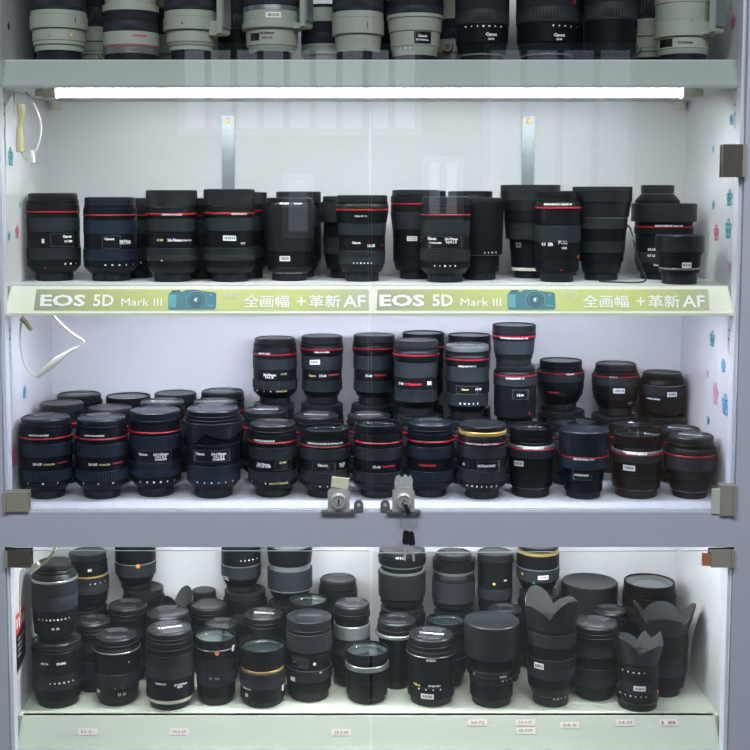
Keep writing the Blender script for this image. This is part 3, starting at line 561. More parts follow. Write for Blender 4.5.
 ('zoomL2',3,-0.0717,0.0952,0.9767,0.0396,0.1085,'glass topped lens with white text round its red ring, behind the left chrome lock',{'cap': 'filter', 'd': [('txt', 'CANON ZOOM LENS EF 24-70mm 1:2.8', 0, 0.82, 2.2, 'w'), ('win', -0.5, 0.4, 0.4, 0.54), ('txt', 'Canon', -0.1, 0.51, 3.4, 'w'), ('txt', '24-70', 0.7, 0.51, 3.4, 'w'), ('txt', '1:2.8', 0.7, 0.48, 3, 'w'), ('tick', 0.2, -0.2, 0.1, 2)]}),
 ('zoomF2',3,0.0122,0.0926,0.9767,0.0395,0.1164,'lens straight behind the gap between the upper doors in the third shelf front row',{'cap': 'filter', 'd': [('txt', '17-40', -0.05, 0.455, 3.4, 'w'), ('txt', 'ULTRASONIC', 0.45, 0.46, 2.2, 'r')]}),
 ('zoomF2',3,0.0947,0.0980,0.9767,0.0380,0.1173,'lens with raised pinch cap and red print, just right of the lock with the keys',{'cap': 'pinch', 'tint': 'blue', 'd': [('txt', 'ULTRASONIC', -0.1, 0.46, 2.6, 'r')]}),
 ('zoomL2',3,0.1758,0.0866,0.9767,0.0386,0.1163,'lens with a golden filter ring above its red ring in the third shelf front row',{'cap': 'flat', 'gold': 1, 'd': [('txt', 'CANON ZOOM LENS EF 16-35mm', 0, 0.77, 2.2, 'w'), ('win', -0.15, 0.8, 0.4, 0.54), ('txt', 'ULTRASONIC', 0.2, 0.48, 2.8, 'w'), ('txt', 'M', -0.75, 0.48, 3, 'w'), ('tick', 0.2, -0.6, 0.6, 7)]}),
 ('primeW',3,0.2550,0.0993,0.9767,0.0380,0.1094,'glass topped prime lens with barcode sticker on its left, right of the gold ringed lens',{'cap': 'filter', 'd': [('txt', 'CANON LENS EF', 0.1, 0.74, 2.6, 'w'), ('bar', -0.55, 0.5, 16, 7, 3)]}),
 ('primeS',3,0.3360,0.0872,0.9767,0.0392,0.1075,'prime lens with tall slip-on cap over its red ring, third shelf front row',{'cap': 'slipt', 'tint': 'blue', 'd': [('txt', 'LENS EF 35mm 1:1.4', 0, 0.615, 2.2, 'w'), ('win', -0.5, 0.4, 0.3, 0.44), ('txt', 'ULTRASONIC', -0.1, 0.37, 2.2, 'w')]}),
 ('primeW',3,0.4218,0.0961,0.9767,0.0419,0.0996,'prime lens with barcode sticker and shiny filter, third shelf front row right',{'cap': 'filter', 'd': [('txt', 'CANON LENS EF', 0.0, 0.74, 2.6, 'w'), ('bar', -0.3, 0.5, 18, 7.5, 0)]}),
 ('primeL2',3,0.5046,0.0884,0.9767,0.0404,0.0979,'flared lens with red ring, rightmost in the third shelf front row',{'cap': 'pinch'}),
 ('zoomF2',3,-0.5087,0.1890,0.9767,0.0390,0.1322,'lens with oval topped cap behind the leftmost front lens of the third shelf',{'cap': 'flat'}),
 ('zoomF2',3,-0.4291,0.1910,0.9767,0.0398,0.1241,'lens directly behind the second front lens from the left on the third shelf',{'cap': 'pinch'}),
 ('zoomL2',3,-0.3420,0.1900,0.9767,0.0381,0.1345,'lens directly behind the third front lens of the third shelf',{'cap': 'pinch'}),
 ('zoomL2',3,-0.2546,0.1946,0.9767,0.0382,0.1337,'lens directly behind the hooded front lens of the third shelf',{'cap': 'pinch'}),
 ('zoomL2',3,-0.1708,0.1850,0.9767,0.0381,0.1217,'lens with silvery cap grips behind the fifth front lens of the third shelf',{'cap': 'pinch'}),
 ('zoomL2',3,-0.0880,0.1850,0.9767,0.0397,0.1129,'broad capped lens behind the filter topped front lens left of the door gap',{'cap': 'pinch'}),
 ('zoomL2',3,-0.0003,0.1850,0.9767,0.0381,0.1132,'lens in the second row right behind the door gap on the third shelf',{'cap': 'pinch'}),
 ('zoomL2',3,0.0825,0.1850,0.9767,0.0389,0.1131,'lens carrying the upper lens with the small label right of the door gap',{'cap': 'flat'}),
 ('zoomL2',3,0.1636,0.1850,0.9767,0.0381,0.1064,'lens carrying the upper silver capped lens, behind the gold ringed front lens',{'cap': 'flat'}),
 ('zoomL2',3,0.2447,0.1850,0.9767,0.0372,0.0997,'lens carrying the tallest stack on the third shelf',{'cap': 'flat'}),
 ('zoomL2',3,0.3332,0.1800,0.9767,0.0413,0.1033,'wide filter topped lens right behind the front lens with the tall slip-on cap',{'cap': 'filter'}),
 ('zoomL2',3,0.4334,0.1850,0.9767,0.0381,0.0996,'lens with a glass top behind the second front lens from the right',{'cap': 'filter'}),
 ('zoomL2',3,0.5124,0.1850,0.9767,0.0356,0.0905,'lens right behind the rightmost front lens of the third shelf',{'cap': 'pinch'}),
 ('zoomL2',3,-0.4972,0.2720,0.9767,0.0397,0.1331,'rear row lens of the third shelf nearest the left wall',{'cap': 'pinch'}),
 ('zoomL2',3,-0.4127,0.2720,0.9767,0.0388,0.1297,'rear row lens with a rimmed glass filter at the left of the third shelf',{'cap': 'filter'}),
 ('zoomL2',3,-0.3316,0.2720,0.9767,0.0379,0.1351,'rear row lens with a smooth cap, third from the left wall on the third shelf',{'cap': 'flat'}),
 ('zoomL2',3,-0.2505,0.2724,0.9767,0.0388,0.1385,'rear row pinch capped lens just left of the upper tier on the third shelf',{'cap': 'pinch'}),
 ('zoomL2',3,-0.1625,0.2720,0.9767,0.0362,0.1177,'rear row lens carrying the leftmost upper lens of the third shelf',{'cap': 'flat'}),
 ('zoomL2',3,-0.0797,0.2720,0.9767,0.0379,0.1174,'rear row lens carrying the second upper lens of the third shelf',{'cap': 'flat'}),
 ('zoomL2',3,0.0066,0.2720,0.9767,0.0379,0.1157,'rear row lens carrying the upper lens behind the door gap',{'cap': 'pinch'}),
 ('zoomL2',3,0.0946,0.2720,0.9767,0.0362,0.1124,'rear row lens below the hindmost upper lens right of the door gap',{'cap': 'flat'}),
 ('zoomL2',3,0.1757,0.2720,0.9767,0.0362,0.1124,'rear row lens below the upper lens behind the silver capped one',{'cap': 'flat'}),
 ('zoomL2',3,0.3323,0.2700,0.9767,0.0414,0.1066,'rear row lens carrying the upper prime lens with the clear glass top',{'cap': 'flat'}),
 ('zoomL2',3,0.4220,0.2700,0.9767,0.0396,0.0980,'rear row lens carrying the upper prime lens with a barcode sticker',{'cap': 'flat'}),
 ('zoomL2',3,0.5101,0.2720,0.9767,0.0379,0.0962,'rear row lens carrying the rightmost upper lens of the third shelf',{'cap': 'flat'}),
 ('zoomF2',3,-0.1602,0.2720,1.0944,0.0386,0.1125,'leftmost upper tier lens on the third shelf, white text in its dark band',{'cap': 'pinch', 'd': [('txt', 'CANON LENS', -0.5, 0.79, 2.2, 'w'), ('txt', '24-70mm', -0.25, 0.47, 3.6, 'w'), ('txt', '1:4 L IS', -0.25, 0.435, 3, 'w'), ('txt', 'AF MF', 0.4, 0.48, 2.4, 'g0'), ('tick', 0.22, -0.8, -0.2, 3), ('txt', 'STABILIZER', 0.3, 0.22, 2.2, 'g0')]}),
 ('wideL2',3,-0.0795,0.2720,1.0941,0.0378,0.1163,'second upper tier lens with a tilted barcode sticker below its red ring',{'cap': 'flat', 'd': [('txt', '0.28m 0.5 ULTRA', 0, 0.79, 2.2, 'w'), ('bar', -0.35, 0.64, 17, 7, 4), ('txt', 'Canon', -0.5, 0.44, 3, 'g0'), ('txt', '17-40', 0.05, 0.44, 3.4, 'w'), ('txt', 'ULTRASONIC', 0.6, 0.45, 2.2, 'r')]}),
 ('wideL2',3,0.0098,0.2720,1.0924,0.0378,0.1199,'upper tier lens seen through the gap between the two glass doors',{'cap': 'flat', 'd': [('txt', '17-40', -0.25, 0.44, 3.4, 'w'), ('txt', 'ULTRASONIC', 0.35, 0.45, 2.4, 'r')]}),
 ('wideL2',3,0.0940,0.2720,1.0891,0.0369,0.1267,'hindmost upper tier lens just right of the door gap, mostly hidden',{'cap': 'filter'}),
 ('wideL2',3,0.0770,0.1850,1.0898,0.0387,0.1236,'upper tier lens with small white label and red print, right of the door gap',{'cap': 'flat', 'd': [('txt', '17-40', -0.7, 0.44, 3.4, 'w'), ('txt', 'ULTRASONIC', -0.15, 0.44, 2.8, 'r'), ('lab', 0.62, 0.45, 9, 6)]}),
 ('wideL2',3,0.1730,0.2720,1.0891,0.0378,0.1231,'upper tier lens with clear filter rim behind the silver capped lens',{'cap': 'filter'}),
 ('wideL2',3,0.1610,0.1850,1.0831,0.0379,0.1228,'upper tier lens with a silvery pinch cap and white text under its red ring',{'cap': 'pinch', 'silver': 1, 'd': [('txt', '0.28m 0.35 0.5 1 2', 0, 0.74, 2.4, 'w'), ('win', -0.5, 0.5, 0.37, 0.47), ('txt', 'Canon', -0.1, 0.43, 2.6, 'g0'), ('txt', '17-40', 0.55, 0.43, 3.2, 'w'), ('tick', 0.24, -0.3, 0.5, 5)]}),
 ('primeL',3,0.2402,0.1850,1.0764,0.0363,0.0971,'fat prime lens at mid height of the tallest stack, red ring above its focus window',{'cap': 'flat', 'd': [('txt', 'ULTRASONIC 1.5', 0, 0.8, 2.4, 'w'), ('win', -0.1, 0.6, 0.45, 0.6), ('txt', '1.2 m', 0.25, 0.52, 3, 'w'), ('txt', 'L', 0.7, 0.2, 4, 'r')]}),
 ('shortL',3,0.2374,0.1850,1.1736,0.0361,0.0652,'lens crowning the tallest stack of the third shelf with red ring near its top',{'cap': 'filter', 'd': [('txt', 'CANON ZOOM LENS EF 17-40', 0, 0.7, 2.2, 'w')]}),
 ('primeL3',3,0.3299,0.2700,1.0833,0.0403,0.0854,'upper prime lens with wide clear front glass and red ring, right of the tallest stack',{'cap': 'filter', 'd': [('txt', 'CANON', 0.4, 0.77, 2.2, 'w'), ('txt', 'ULTRASONIC', -0.3, 0.4, 2, 'r')]}),
 ('primeL3',3,0.4244,0.2700,1.0747,0.0403,0.0887,'upper prime lens with barcode sticker and thin red ring, right on the third shelf',{'cap': 'pinch', 'd': [('txt', 'CANON', -0.1, 0.78, 2.2, 'w'), ('bar', 0.15, 0.52, 17, 7, 0), ('txt', '1:1.2', 0.75, 0.27, 3, 'w')]}),
 ('plainM',3,0.5048,0.2720,1.0729,0.0378,0.0747,'rightmost upper lens of the third shelf, brownish without red ring, with barcode sticker',{'cap': 'pinch', 'd': [('txt', 'SIGMA 50mm', -0.4, 0.44, 2.8, 'w'), ('bar', 0.45, 0.55, 15, 7, 0)]}),
 ('genA',4,-0.5042,0.1056,0.6340,0.0406,0.1061,'lens at the left front of the bottom shelf supporting a silver ringed lens',{'cap': 'flat', 'd': [('txt', 'SIGMA', 0.15, 0.72, 3, 'w'), ('txt', 'EX DG', -0.5, 0.72, 2.4, 'w'), ('tick', 0.42, -0.3, 0.6, 6)]}),
 ('genB',4,-0.5063,0.1056,0.7401,0.0370,0.1257,'silver ringed lens stacked at the far left of the bottom shelf',{'cap': 'flat2', 'd': [('tick', 0.32, -0.7, 0.6, 9), ('txt', '70  50', 0.0, 0.2, 3, 'w')]}),
 ('genC',4,-0.4091,0.1105,0.6340,0.0381,0.1106,'lens with silver line under its cap, second from left at bottom shelf front',{'cap': 'pinch', 'd': [('txt', 'o', 0.5, 0.67, 2.2, 'w'), ('tick', 0.3, -0.1, 0.9, 4), ('txt', '|-|  |-|', 0.2, 0.2, 4, 'w'), ('lab', -0.85, 0.22, 6, 5)]}),
 ('genT',4,-0.3215,0.0968,0.6340,0.0390,0.1263,'lens with cream ring at its foot and printed cap on the bottom shelf',{'cap': 'pinch', 'captext': 'TAMRON', 'd': [('txt', 'TAMRON', -0.4, 0.37, 2.6, 'w'), ('txt', 'SP 24-70mm', 0.45, 0.35, 2.8, 'w'), ('txt', 'F/2.8', 0.4, 0.32, 2.6, 'w')]}),
 ('genF',4,-0.2491,0.1129,0.6340,0.0325,0.1078,'slim lens with an orange round sticker and glass front on the bottom shelf',{'cap': 'filter', 'd': [('dot', 0.05, 0.82, 3.6, 'o'), ('lab', 0.85, 0.84, 6, 9), ('txt', '70  100', -0.1, 0.43, 3.4, 'g1')]}),
 ('genG',4,-0.1733,0.1064,0.6340,0.0372,0.0950,'short ribbed lens with a golden ring and open glass front on the bottom shelf',{'cap': 'filter', 'd': [('txt', '18-200mm', -0.7, 0.34, 2.6, 'w'), ('txt', '35', -0.7, 0.22, 4, 'w'), ('lab', 0.88, 0.3, 5, 10)]}),
 ('genS',4,-0.0989,0.1300,0.6340,0.0376,0.1337,'tall lens with big smooth hood and square badge, left of the lower door gap',{'cap': 'flat', 'captext': 'SIGMA', 'd': [('win', -0.75, -0.05, 0.44, 0.55), ('dot', 0.25, 0.49, 2.6, 'w'), ('lab', -0.7, 0.28, 9, 7), ('txt', '2.8', 0.5, 0.38, 2.4, 'w')]}),
 ('genH',4,-0.0042,0.1172,0.6340,0.0357,0.0839,'short lens with broad silver ring and clear glass front, right at the lower door gap',{'cap': 'filter'}),
 ('genN',4,0.0994,0.1124,0.6340,0.0405,0.1104,'lens with barcode sticker and yellow lettering, right of the lower door gap',{'cap': 'pinch', 'captext': 'TAMRON', 'd': [('txt', 'SIGMA', 0.0, 0.72, 3, 'w'), ('txt', 'Nikon', -0.6, 0.33, 3, 'y'), ('txt', 'AF MACRO', 0.15, 0.335, 2.4, 'w'), ('tick', 0.28, -0.5, 0.4, 4), ('bar', -0.15, 0.18, 19, 7, 0)]}),
 ('genW',4,0.1968,0.1067,0.6340,0.0444,0.1349,'lens with an oversized pale topped slip-on cap at the bottom shelf front',{'cap': 'slipw2', 'd': [('txt', '|-', -0.65, 0.42, 4, 'w'), ('txt', 'SIGMA', 0.45, 0.41, 2.4, 'w'), ('tick', 0.34, 0.5, 0.85, 3)]}),
 ('genP',4,0.2929,0.1064,0.6340,0.0396,0.1785,'tall lens with large upright petal hood at the front of the bottom shelf',{'cap': 'petal', 'rot': 2.3, 'hood': (0.7, 1.2, 0.6), 'd': [('bar', -0.5, 0.39, 15, 8, 0), ('tick', 0.08, 0.2, 0.8, 4)]}),
 ('genA2',4,0.3684,0.1317,0.6340,0.0388,0.1225,'dark lens with a broad cap standing between the two petal hooded lenses',{'cap': 'pinch'}),
 ('genP2',4,0.4298,0.0916,0.6340,0.0337,0.1178,'small petal hooded lens with barcode sticker and orange dot, bottom shelf right front',{'cap': 'petal', 'rot': 0.85, 'hood': (0.62, 1.28, 0.55), 'd': [('bar', 0.1, 0.33, 17, 6.5, 0), ('tick', 0.55, -0.7, 0.3, 5), ('tick', 0.22, -0.8, 0.4, 6), ('dot', 0.93, 0.25, 2.6, 'o')]}),
 ('genP3',4,0.4838,0.1450,0.6340,0.0387,0.1502,'black lens with a wide petal hood beside the right wall of the bottom shelf',{'cap': 'petal', 'rot': 0.1, 'hood': (0.68, 1.32, 0.6), 'd': [('lab', -0.5, 0.28, 9, 6)]}),
 ('genA2',4,0.4823,0.2400,0.6340,0.0448,0.1566,'large open glass topped lens at the rear right corner of the bottom shelf',{'cap': 'filter'}),
 ('genW2',4,0.3854,0.2685,0.6340,0.0485,0.1471,'widest drum shaped slip-on cap lens at the rear of the bottom shelf',{'cap': 'slipw'}),
 ('genA2',4,0.4051,0.1913,0.6340,0.0304,0.1238,'small capped lens between the drum shaped cap and the dark broad capped lens',{'cap': 'pinch'}),
 ('genA2',4,-0.4577,0.1618,0.6340,0.0316,0.1161,'half hidden lens behind the domed cap lens near the left of the bottom shelf',{'cap': 'pinch'}),
 ('genA2',4,-0.4072,0.2072,0.6340,0.0355,0.1274,'capped lens behind and right of the left stack on the bottom shelf',{'cap': 'pinch'}),
 ('genA2',4,-0.4886,0.2500,0.6340,0.0398,0.1100,'lens carrying the gold ringed lens at the rear left of the bottom shelf',{'cap': 'flat'}),
 ('genG2',4,-0.4831,0.2500,0.7440,0.0362,0.0950,'gold ringed zoom lens stacked high at the rear left of the bottom shelf',{'cap': 'flat', 'd': [('tick', 0.5, 0.1, 0.8, 4), ('txt', 'EX', 0.1, 0.75, 3, 'w')]}),
 ('genA2',4,-0.3926,0.2795,0.6340,0.0375,0.1337,'rear lens carrying the orange dotted lens on the bottom shelf',{'cap': 'flat'}),
 ('genU',4,-0.4057,0.2795,0.7677,0.0358,0.0850,'orange dotted lens stacked just under the middle rail at the left',{'cap': 'flat', 'd': [('dot', 0.1, 0.55, 3.4, 'o')]}),
 ('genA2',4,-0.3364,0.1850,0.6340,0.0378,0.1218,'lens with a large slotted cap right behind the cream ringed lens',{'cap': 'pinch'}),
 ('genP3',4,-0.3309,0.2611,0.6340,0.0261,0.1321,'lens with a leaf shaped dark petal hood standing out behind the large slotted cap',{'cap': 'petal', 'rot': 1.0, 'hood': (0.7, 1.25, 0.8)}),
 ('genA2',4,-0.2884,0.2908,0.6340,0.0229,0.1244,'small round topped lens beside the leaf shaped petal hood, bottom shelf rear',{'cap': 'flat'}),
 ('genA2',4,-0.2734,0.2350,0.6340,0.0341,0.1175,'capped lens behind the slim orange stickered lens, rear one of two',{'cap': 'pinch'}),
 ('genA2',4,-0.2465,0.1761,0.6340,0.0299,0.1066,'capped lens directly behind the slim orange stickered lens',{'cap': 'pinch'}),
 ('genA2',4,-0.2146,0.2786,0.6340,0.0384,0.1301,'broad lens carrying the white lettered lens at the rear of the bottom shelf',{'cap': 'flat'}),
 ('genU',4,-0.2216,0.2786,0.7641,0.0349,0.0850,'white lettered lens stacked under the middle rail, left of the wide glass one',{'cap': 'flat', 'd': [('tick', 0.7, 0, 0.8, 5), ('txt', 'SH', -0.8, 0.3, 6, 'w')]}),
 ('genA2',4,-0.1391,0.2710,0.6340,0.0367,0.1112,'rear lens below the widest stacked lens left of the lower door gap',{'cap': 'flat'}),
 ('genU2',4,-0.1358,0.2710,0.7452,0.0392,0.1000,'wide stacked lens with bright ring under the middle rail, left of the door gap',{'cap': 'filter'}),
 ('genA2',4,-0.1026,0.2012,0.6340,0.0330,0.1372,'glass topped lens behind the tall lens with the smooth hood',{'cap': 'filter'}),
 ('genA2',4,-0.1757,0.1800,0.6340,0.0343,0.1211,'lens with printed pinch cap behind the golden ringed lens',{'cap': 'pinch', 'captext': 'TAMRON'}),
 ('genA2',4,-0.0522,0.2720,0.6340,0.0341,0.1516,'rear lens with a angular cap just left of the lower door gap',{'cap': 'pinch'}),
 ('genH2',4,-0.0284,0.1812,0.6340,0.0318,0.1382,'lens with pinch cap above a wide silver ring, behind the short clear glass lens',{'cap': 'pinch'}),
 ('genA2',4,0.0587,0.2500,0.6340,0.0398,0.1100,'rear lens below the stacked lens where the keys hang',{'cap': 'flat'}),
 ('genV',4,0.0583,0.2500,0.7440,0.0414,0.1000,'stacked lens with reversed hood right below the hanging keys',{'cap': 'flat', 'd': [('txt', '1.5 2 3', -0.1, 0.95, 3, 'w')]}),
 ('genA2',4,0.1490,0.2620,0.6340,0.0366,0.0979,'rear lens below the smooth grey stacked lens on the bottom shelf',{'cap': 'flat'}),
 ('genV2',4,0.1482,0.2620,0.7319,0.0373,0.1020,'smooth grey stacked lens with silver ring right of the hanging keys',{'cap': 'pinch'}),
 ('genA2',4,0.2253,0.2657,0.6340,0.0340,0.0921,'rear lens below the stacked lens with the small golden badge',{'cap': 'flat'}),
 ('genU3',4,0.2207,0.2657,0.7261,0.0322,0.1080,'stacked lens with a small golden badge under the middle rail',{'cap': 'flat', 'd': [('dot', -0.05, 0.55, 2.4, 'y'), ('lab', 0.6, 0.6, 5, 2)]}),
 ('genX',4,0.0459,0.1700,0.6340,0.0358,0.1148,'slim lens with a wide pale rim behind the yellow lettered bottom shelf lens',{'cap': 'pinch'}),
 ('genA2',4,0.1295,0.1818,0.6340,0.0343,0.1108,'lens with a concave ringed top behind and right of the yellow lettered lens',{'cap': 'filter'}),
 ('genA2',4,0.2306,0.1999,0.6340,0.0304,0.1226,'lens with slotted cap behind the oversized pale topped lens',{'cap': 'pinch'}),
 ('genA2',4,0.2982,0.2601,0.6340,0.0383,0.1324,'rear lens below the green dotted lens on the bottom shelf',{'cap': 'flat'}),
 ('genU',4,0.2940,0.2601,0.7664,0.0372,0.0820,'stacked lens with a barcode sticker and green dot under the middle rail',{'cap': 'flat', 'gold': 1, 'd': [('dot', -0.2, 0.3, 2.6, 'g'), ('bar', 0.25, 0.42, 16, 6, 2), ('dot', -0.7, 0.45, 2.2, 'y')]}),
]
for row in LENSES: make_lens(*row)
# the strap that hangs from the broad lens on the second shelf
b = MB(); b.tube(smoothpath([(.410,.160,1.405),(.412,.125,1.395),(.417,.108,1.36),(.425,.10,1.335),(.428,.09,1.318),(.41,.085,1.3145),(.36,.11,1.3145)]), .0013, 'black', 8)
tag(b.build('cap_cord'), 'thin black cap cord hanging down beside the broad lens onto the second shelf', 'cord')

# ------------------------------------------------------------------ the cabinet
W = .549; WL = .555
def WS(sg): return W if sg > 0 else WL
cab = empty('display_cabinet', (0, 0, 0), 0, 'lavender grey glass fronted display cabinet with four shelves full of lenses', 'cabinet')
m = MB()
m.box(-WL-.05, -WL, 0, .03, .02, 2.05, 'frame'); m.box(-WL, -WL+.0055, .0095, .03, .59, 1.99, 'trim_bright'); m.build('frame_stile', cab, False)
m = MB(); m.box(W, W+.05, 0, .03, .02, 2.05, 'frame'); m.box(W-.0055, W, .0095, .03, .59, 1.99, 'trim_bright'); m.build('frame_stile', cab, False)
m = MB(); m.box(-WL, W, 0, .03, .919, .9725, 'frame'); m.box(-WL, W, .0002, .003, .9725, .9745, 'trim_bright'); m.box(-WL, W, .009, .0115, .9725, .9765, 'trim_bright'); m.build('middle_rail', cab, False)
m = MB(); m.box(-WL, W, 0, .03, .56, .588, 'frame'); m.build('bottom_rail', cab, False)
m = MB(); m.box(-WL, W, 0, .03, 2.0, 2.05, 'frame'); m.build('top_rail', cab, False)
m = MB(); m.box(-WL-.05, W+.05, .03, .34, 2.03, 2.05, 'laminate'); m.build('top_panel', cab, False)
m = MB(); m.box(-WL-.05, W+.05, .32, .34, .02, 2.03, 'laminate'); back = m.build('back_panel', cab, False)
m = MB(); m.box(-WL-.05, W+.05, .0, .34, 0, .02, 'frame'); m.box(-WL, W, .005, .028, .02, .56, 'frame'); m.build('base_cabinet', cab, False)
sideL = MB(); sideL.box(-WL-.05, -WL, .03, .32, .02, 2.03, 'laminate_side'); sideL = sideL.build('side_panel', cab, False)
sideR = MB(); sideR.box(W, W+.05, .03, .32, .02, 2.03, 'laminate_side'); sideR = sideR.build('side_panel', cab, False)
# shelf boards with their slanted front rails
def shelf(z, th, rail, y0, y1, zb, zt, m_top, m_rail, e=.0):
    m = MB(); m.box(-WL+.0005, W-.0005, y1+.002, .3195, z-th, z, m_top); b = m.build('shelf_board', cab, False)
    if rail:
        m = MB()
        # slanted panel, ends cut at a slight angle
        Yb, Yt = y0, y1; vs = []
        for (x, q) in ((-WL+.002, 0), (-WL+.012, 1), (W-.002, 0), (W-.012, 1)):
            pass
        A = [(-WL+.002, Yb, zb), (W-.002, Yb, zb), (W-.004-e, Yt, zt), (-WL+.004+e, Yt, zt)]
        B = [(x, y+.010, zz) for x, y, zz in A]
        m.add(A+B, [[0,1,2,3],[7,6,5,4],[0,4,5,1],[1,5,6,2],[2,6,7,3],[3,7,4,0]], m_rail)
        m.box(-WL+.002, W-.002, Yb-.001, Yb+.008, zb-.003, zb+.001, m_rail)
        m.build('shelf_rail', b, False)
    return b
sh1 = shelf(1.651, .041, True, .020, .035, 1.611, 1.649, 'shelf_top', 'rail_grey')
sh2 = shelf(1.3127, .022, True, .020, .035, 1.272, 1.3127, 'shelf_top', 'rail_cream', .006)
m = MB(); m.box(-WL+.0005, W-.0005, .0305, .3195, .952, .9767, 'shelf_white'); m.box(-WL+.0005, W-.0005, .0116, .0305, .9727, .9767, 'shelf_white'); m.build('shelf_board', cab, False)
sh4 = shelf(.634, .03, True, .030, .048, .589, .634, 'floor_cream', 'floor_cream', .004)
# banners printed on strips and stuck to the second shelf rail
RZ = lambda y: 1.272+(1.3127-1.272)*(y-.020)/.015
def rail_place(x0):
    def f(x, s, lift=.0012): # x along, s 0..1 up the slanted rail
        y = .020+.015*s; z = 1.272+.0407*s
        return (x, y-lift, z)
    return f
def px(x): return (x-345)*1.8475/1235-.04
def banner(x0, x1, dx, first):
    f = rail_place(0); m = MB()
    s0, s1 = .12, .88
    vs = [f(x0+.004, s0, .0004), f(x1-.0, s0, .0004), f(x1-.0, s1, .0004), f(x0+.006, s1, .0004)]; m.add(vs, [[0,1,2,3]], 'banner_ink')
    def pl(cx, cs): return lambda x, y: f(px(cx+dx)+x, cs+y/.0434, .0009)
    flat_text(m, 'EOS', pl(60.5, .48), .0185, 'banner_white', width=.068, bold=.03)
    flat_text(m, '5D', pl(101.5, .48), .0185, 'banner_white', width=.031, bold=.02)
    flat_text(m, 'Mark III', pl(140, .42), .0115, 'banner_white', width=.061, bold=.0)
    flat_text(m, '全画幅', pl(266, .45), .0195, 'banner_white', width=.069, bold=.008, res=3)
    flat_text(m, '+', pl(301, .45), .013, 'banner_white', width=.014)
    flat_text(m, '革新', pl(324.5, .45), .0195, 'banner_white', width=.048, bold=.008, res=3)
    flat_text(m, 'AF', pl(354.5, .45), .0185, 'banner_white', width=.034, bold=.012)
    # pale round seal
    P = pl(230, .74)
    for r0, r1 in ((.0115, .0095), (.007, .0055), (.003, 0)):
        n = 24; vs = [P(r0*math.cos(2*PI*i/n), min(.0055, r0*.75*math.sin(2*PI*i/n))) for i in range(n)]+[P(r1*math.cos(2*PI*i/n), min(.0055, r1*.75*math.sin(2*PI*i/n))) for i in range(n)]
        m.add(vs, [[i, (i+1) % n, n+(i+1) % n, n+i] for i in range(n)], 'banner_pale')
    # printed camera
    def poly(pts, mt, lift): m.add([f(px(191+dx)+x*.001, .5+y*.001/.0434, lift) for x, y in pts], [list(range(len(pts)))], mt)
    poly([(-36,-13),(-34,-15),(33,-15),(36,-12),(36,9),(33,12),(14,14),(8,16),(-10,16),(-15,13),(-33,12),(-36,8)], 'teal', .0009)
    poly([(-35,-12),(-24,-12),(-24,8),(-33,9),(-35,6)], 'teal_l', .0011)
    poly([(22,-10),(33,-10),(33,-8),(22,-8)], 'teal_l', .0011); poly([(-32,12),(-18,13),(-19,15.5),(-31,15)], 'teal_d', .0011)
    for r, mt, l in ((15, 'teal_l', .0011), (14, 'teal_d', .0013), (11.5, 'teal', .0015), (9.5, 'teal_d', .0017), (5.5, 'teal', .0019)):
        poly([(6+r*math.cos(q*PI/16), r*.92*math.sin(q*PI/16)) for q in range(32)], mt, l)
    poly([(3,0),(5,3),(8,3),(6,1),(7,-2),(4,-2)], 'banner_white', .0021)
    poly([(28+2*math.cos(q*PI/6), 8+2*math.sin(q*PI/6)) for q in range(12)], 'teal_l', .0011)
    m.build('printed_banner', sh2, False)
banner(px(29), px(369.5), 0, True)
banner(px(374), px(712), 342, False)
# metal support strips on the back wall
for x0, x1, z0 in ((px(222)-.036+.0, 0, 0),): pass
for cx in (228.5, 527.5):
    X = (cx-345)*2.14/1235-.04; m = MB()
    m.box(X-.011, X+.011, .3165, .3198, 1.33, 1.599, 'strip'); m.box(X-.011, X+.011, .3145, .3165, 1.585, 1.600, 'trim_bright')
    m.lathe([(0,0),(.0045,0),(.004,.002),(0,.0025)], 'gold', 20); k = len(m.v)-(2*20+2)
    m.v[k:] = [(X+x, .3165-z, 1.577+y) for x, y, z in m.v[k:]]
    m.build('support_strip', back, True)
# small corner blocks under the first shelf
for x in (-.535, .535):
    m = MB(); m.box(x-.006, x+.006, .30, .3195, 1.595, 1.6095, 'fixture'); m.build('corner_block', back, False)
# decals on the side panels
def flower(side, y, z, r, mt, wy=1):
    m = MB(); x = (WS(side)-.0006)*side; t = .0003
    def ring(cy, cz, ra, rb, n=14):
        vs = [(x-side*t*q, cy+r_*wy*math.cos(2*PI*i/n), cz+r_*math.sin(2*PI*i/n)) for q in (0, 1) for r_ in (ra, rb) for i in range(n)]
        fs = []
        for i in range(n):
            k = (i+1) % n; fs += [[2*n+i, 2*n+k, 3*n+k, 3*n+i], [i, k, 2*n+k, 2*n+i]]
        m.add(vs, fs, mt)
    for q in range(5):
        a = 2*PI*q/5+.3; ring(y+r*.62*wy*math.cos(a), z+r*.62*math.sin(a), r*.36, r*.2)
    ring(y, z, r*.2, r*.08, 8)
    return m.build('flower_sticker', sideR if side > 0 else sideL, False)
def wallp(x, y, side):   # where a sight line through the photograph meets the side panel
    a = (x-345)/1235; t = ((WS(side)-.001)*side-CAM[0])/a; c, s = .99619, .08716; b = -(y-303)/1235
    return (CAM[1]+t*(c+b*s), CAM[2]+t*(-s+b*c))
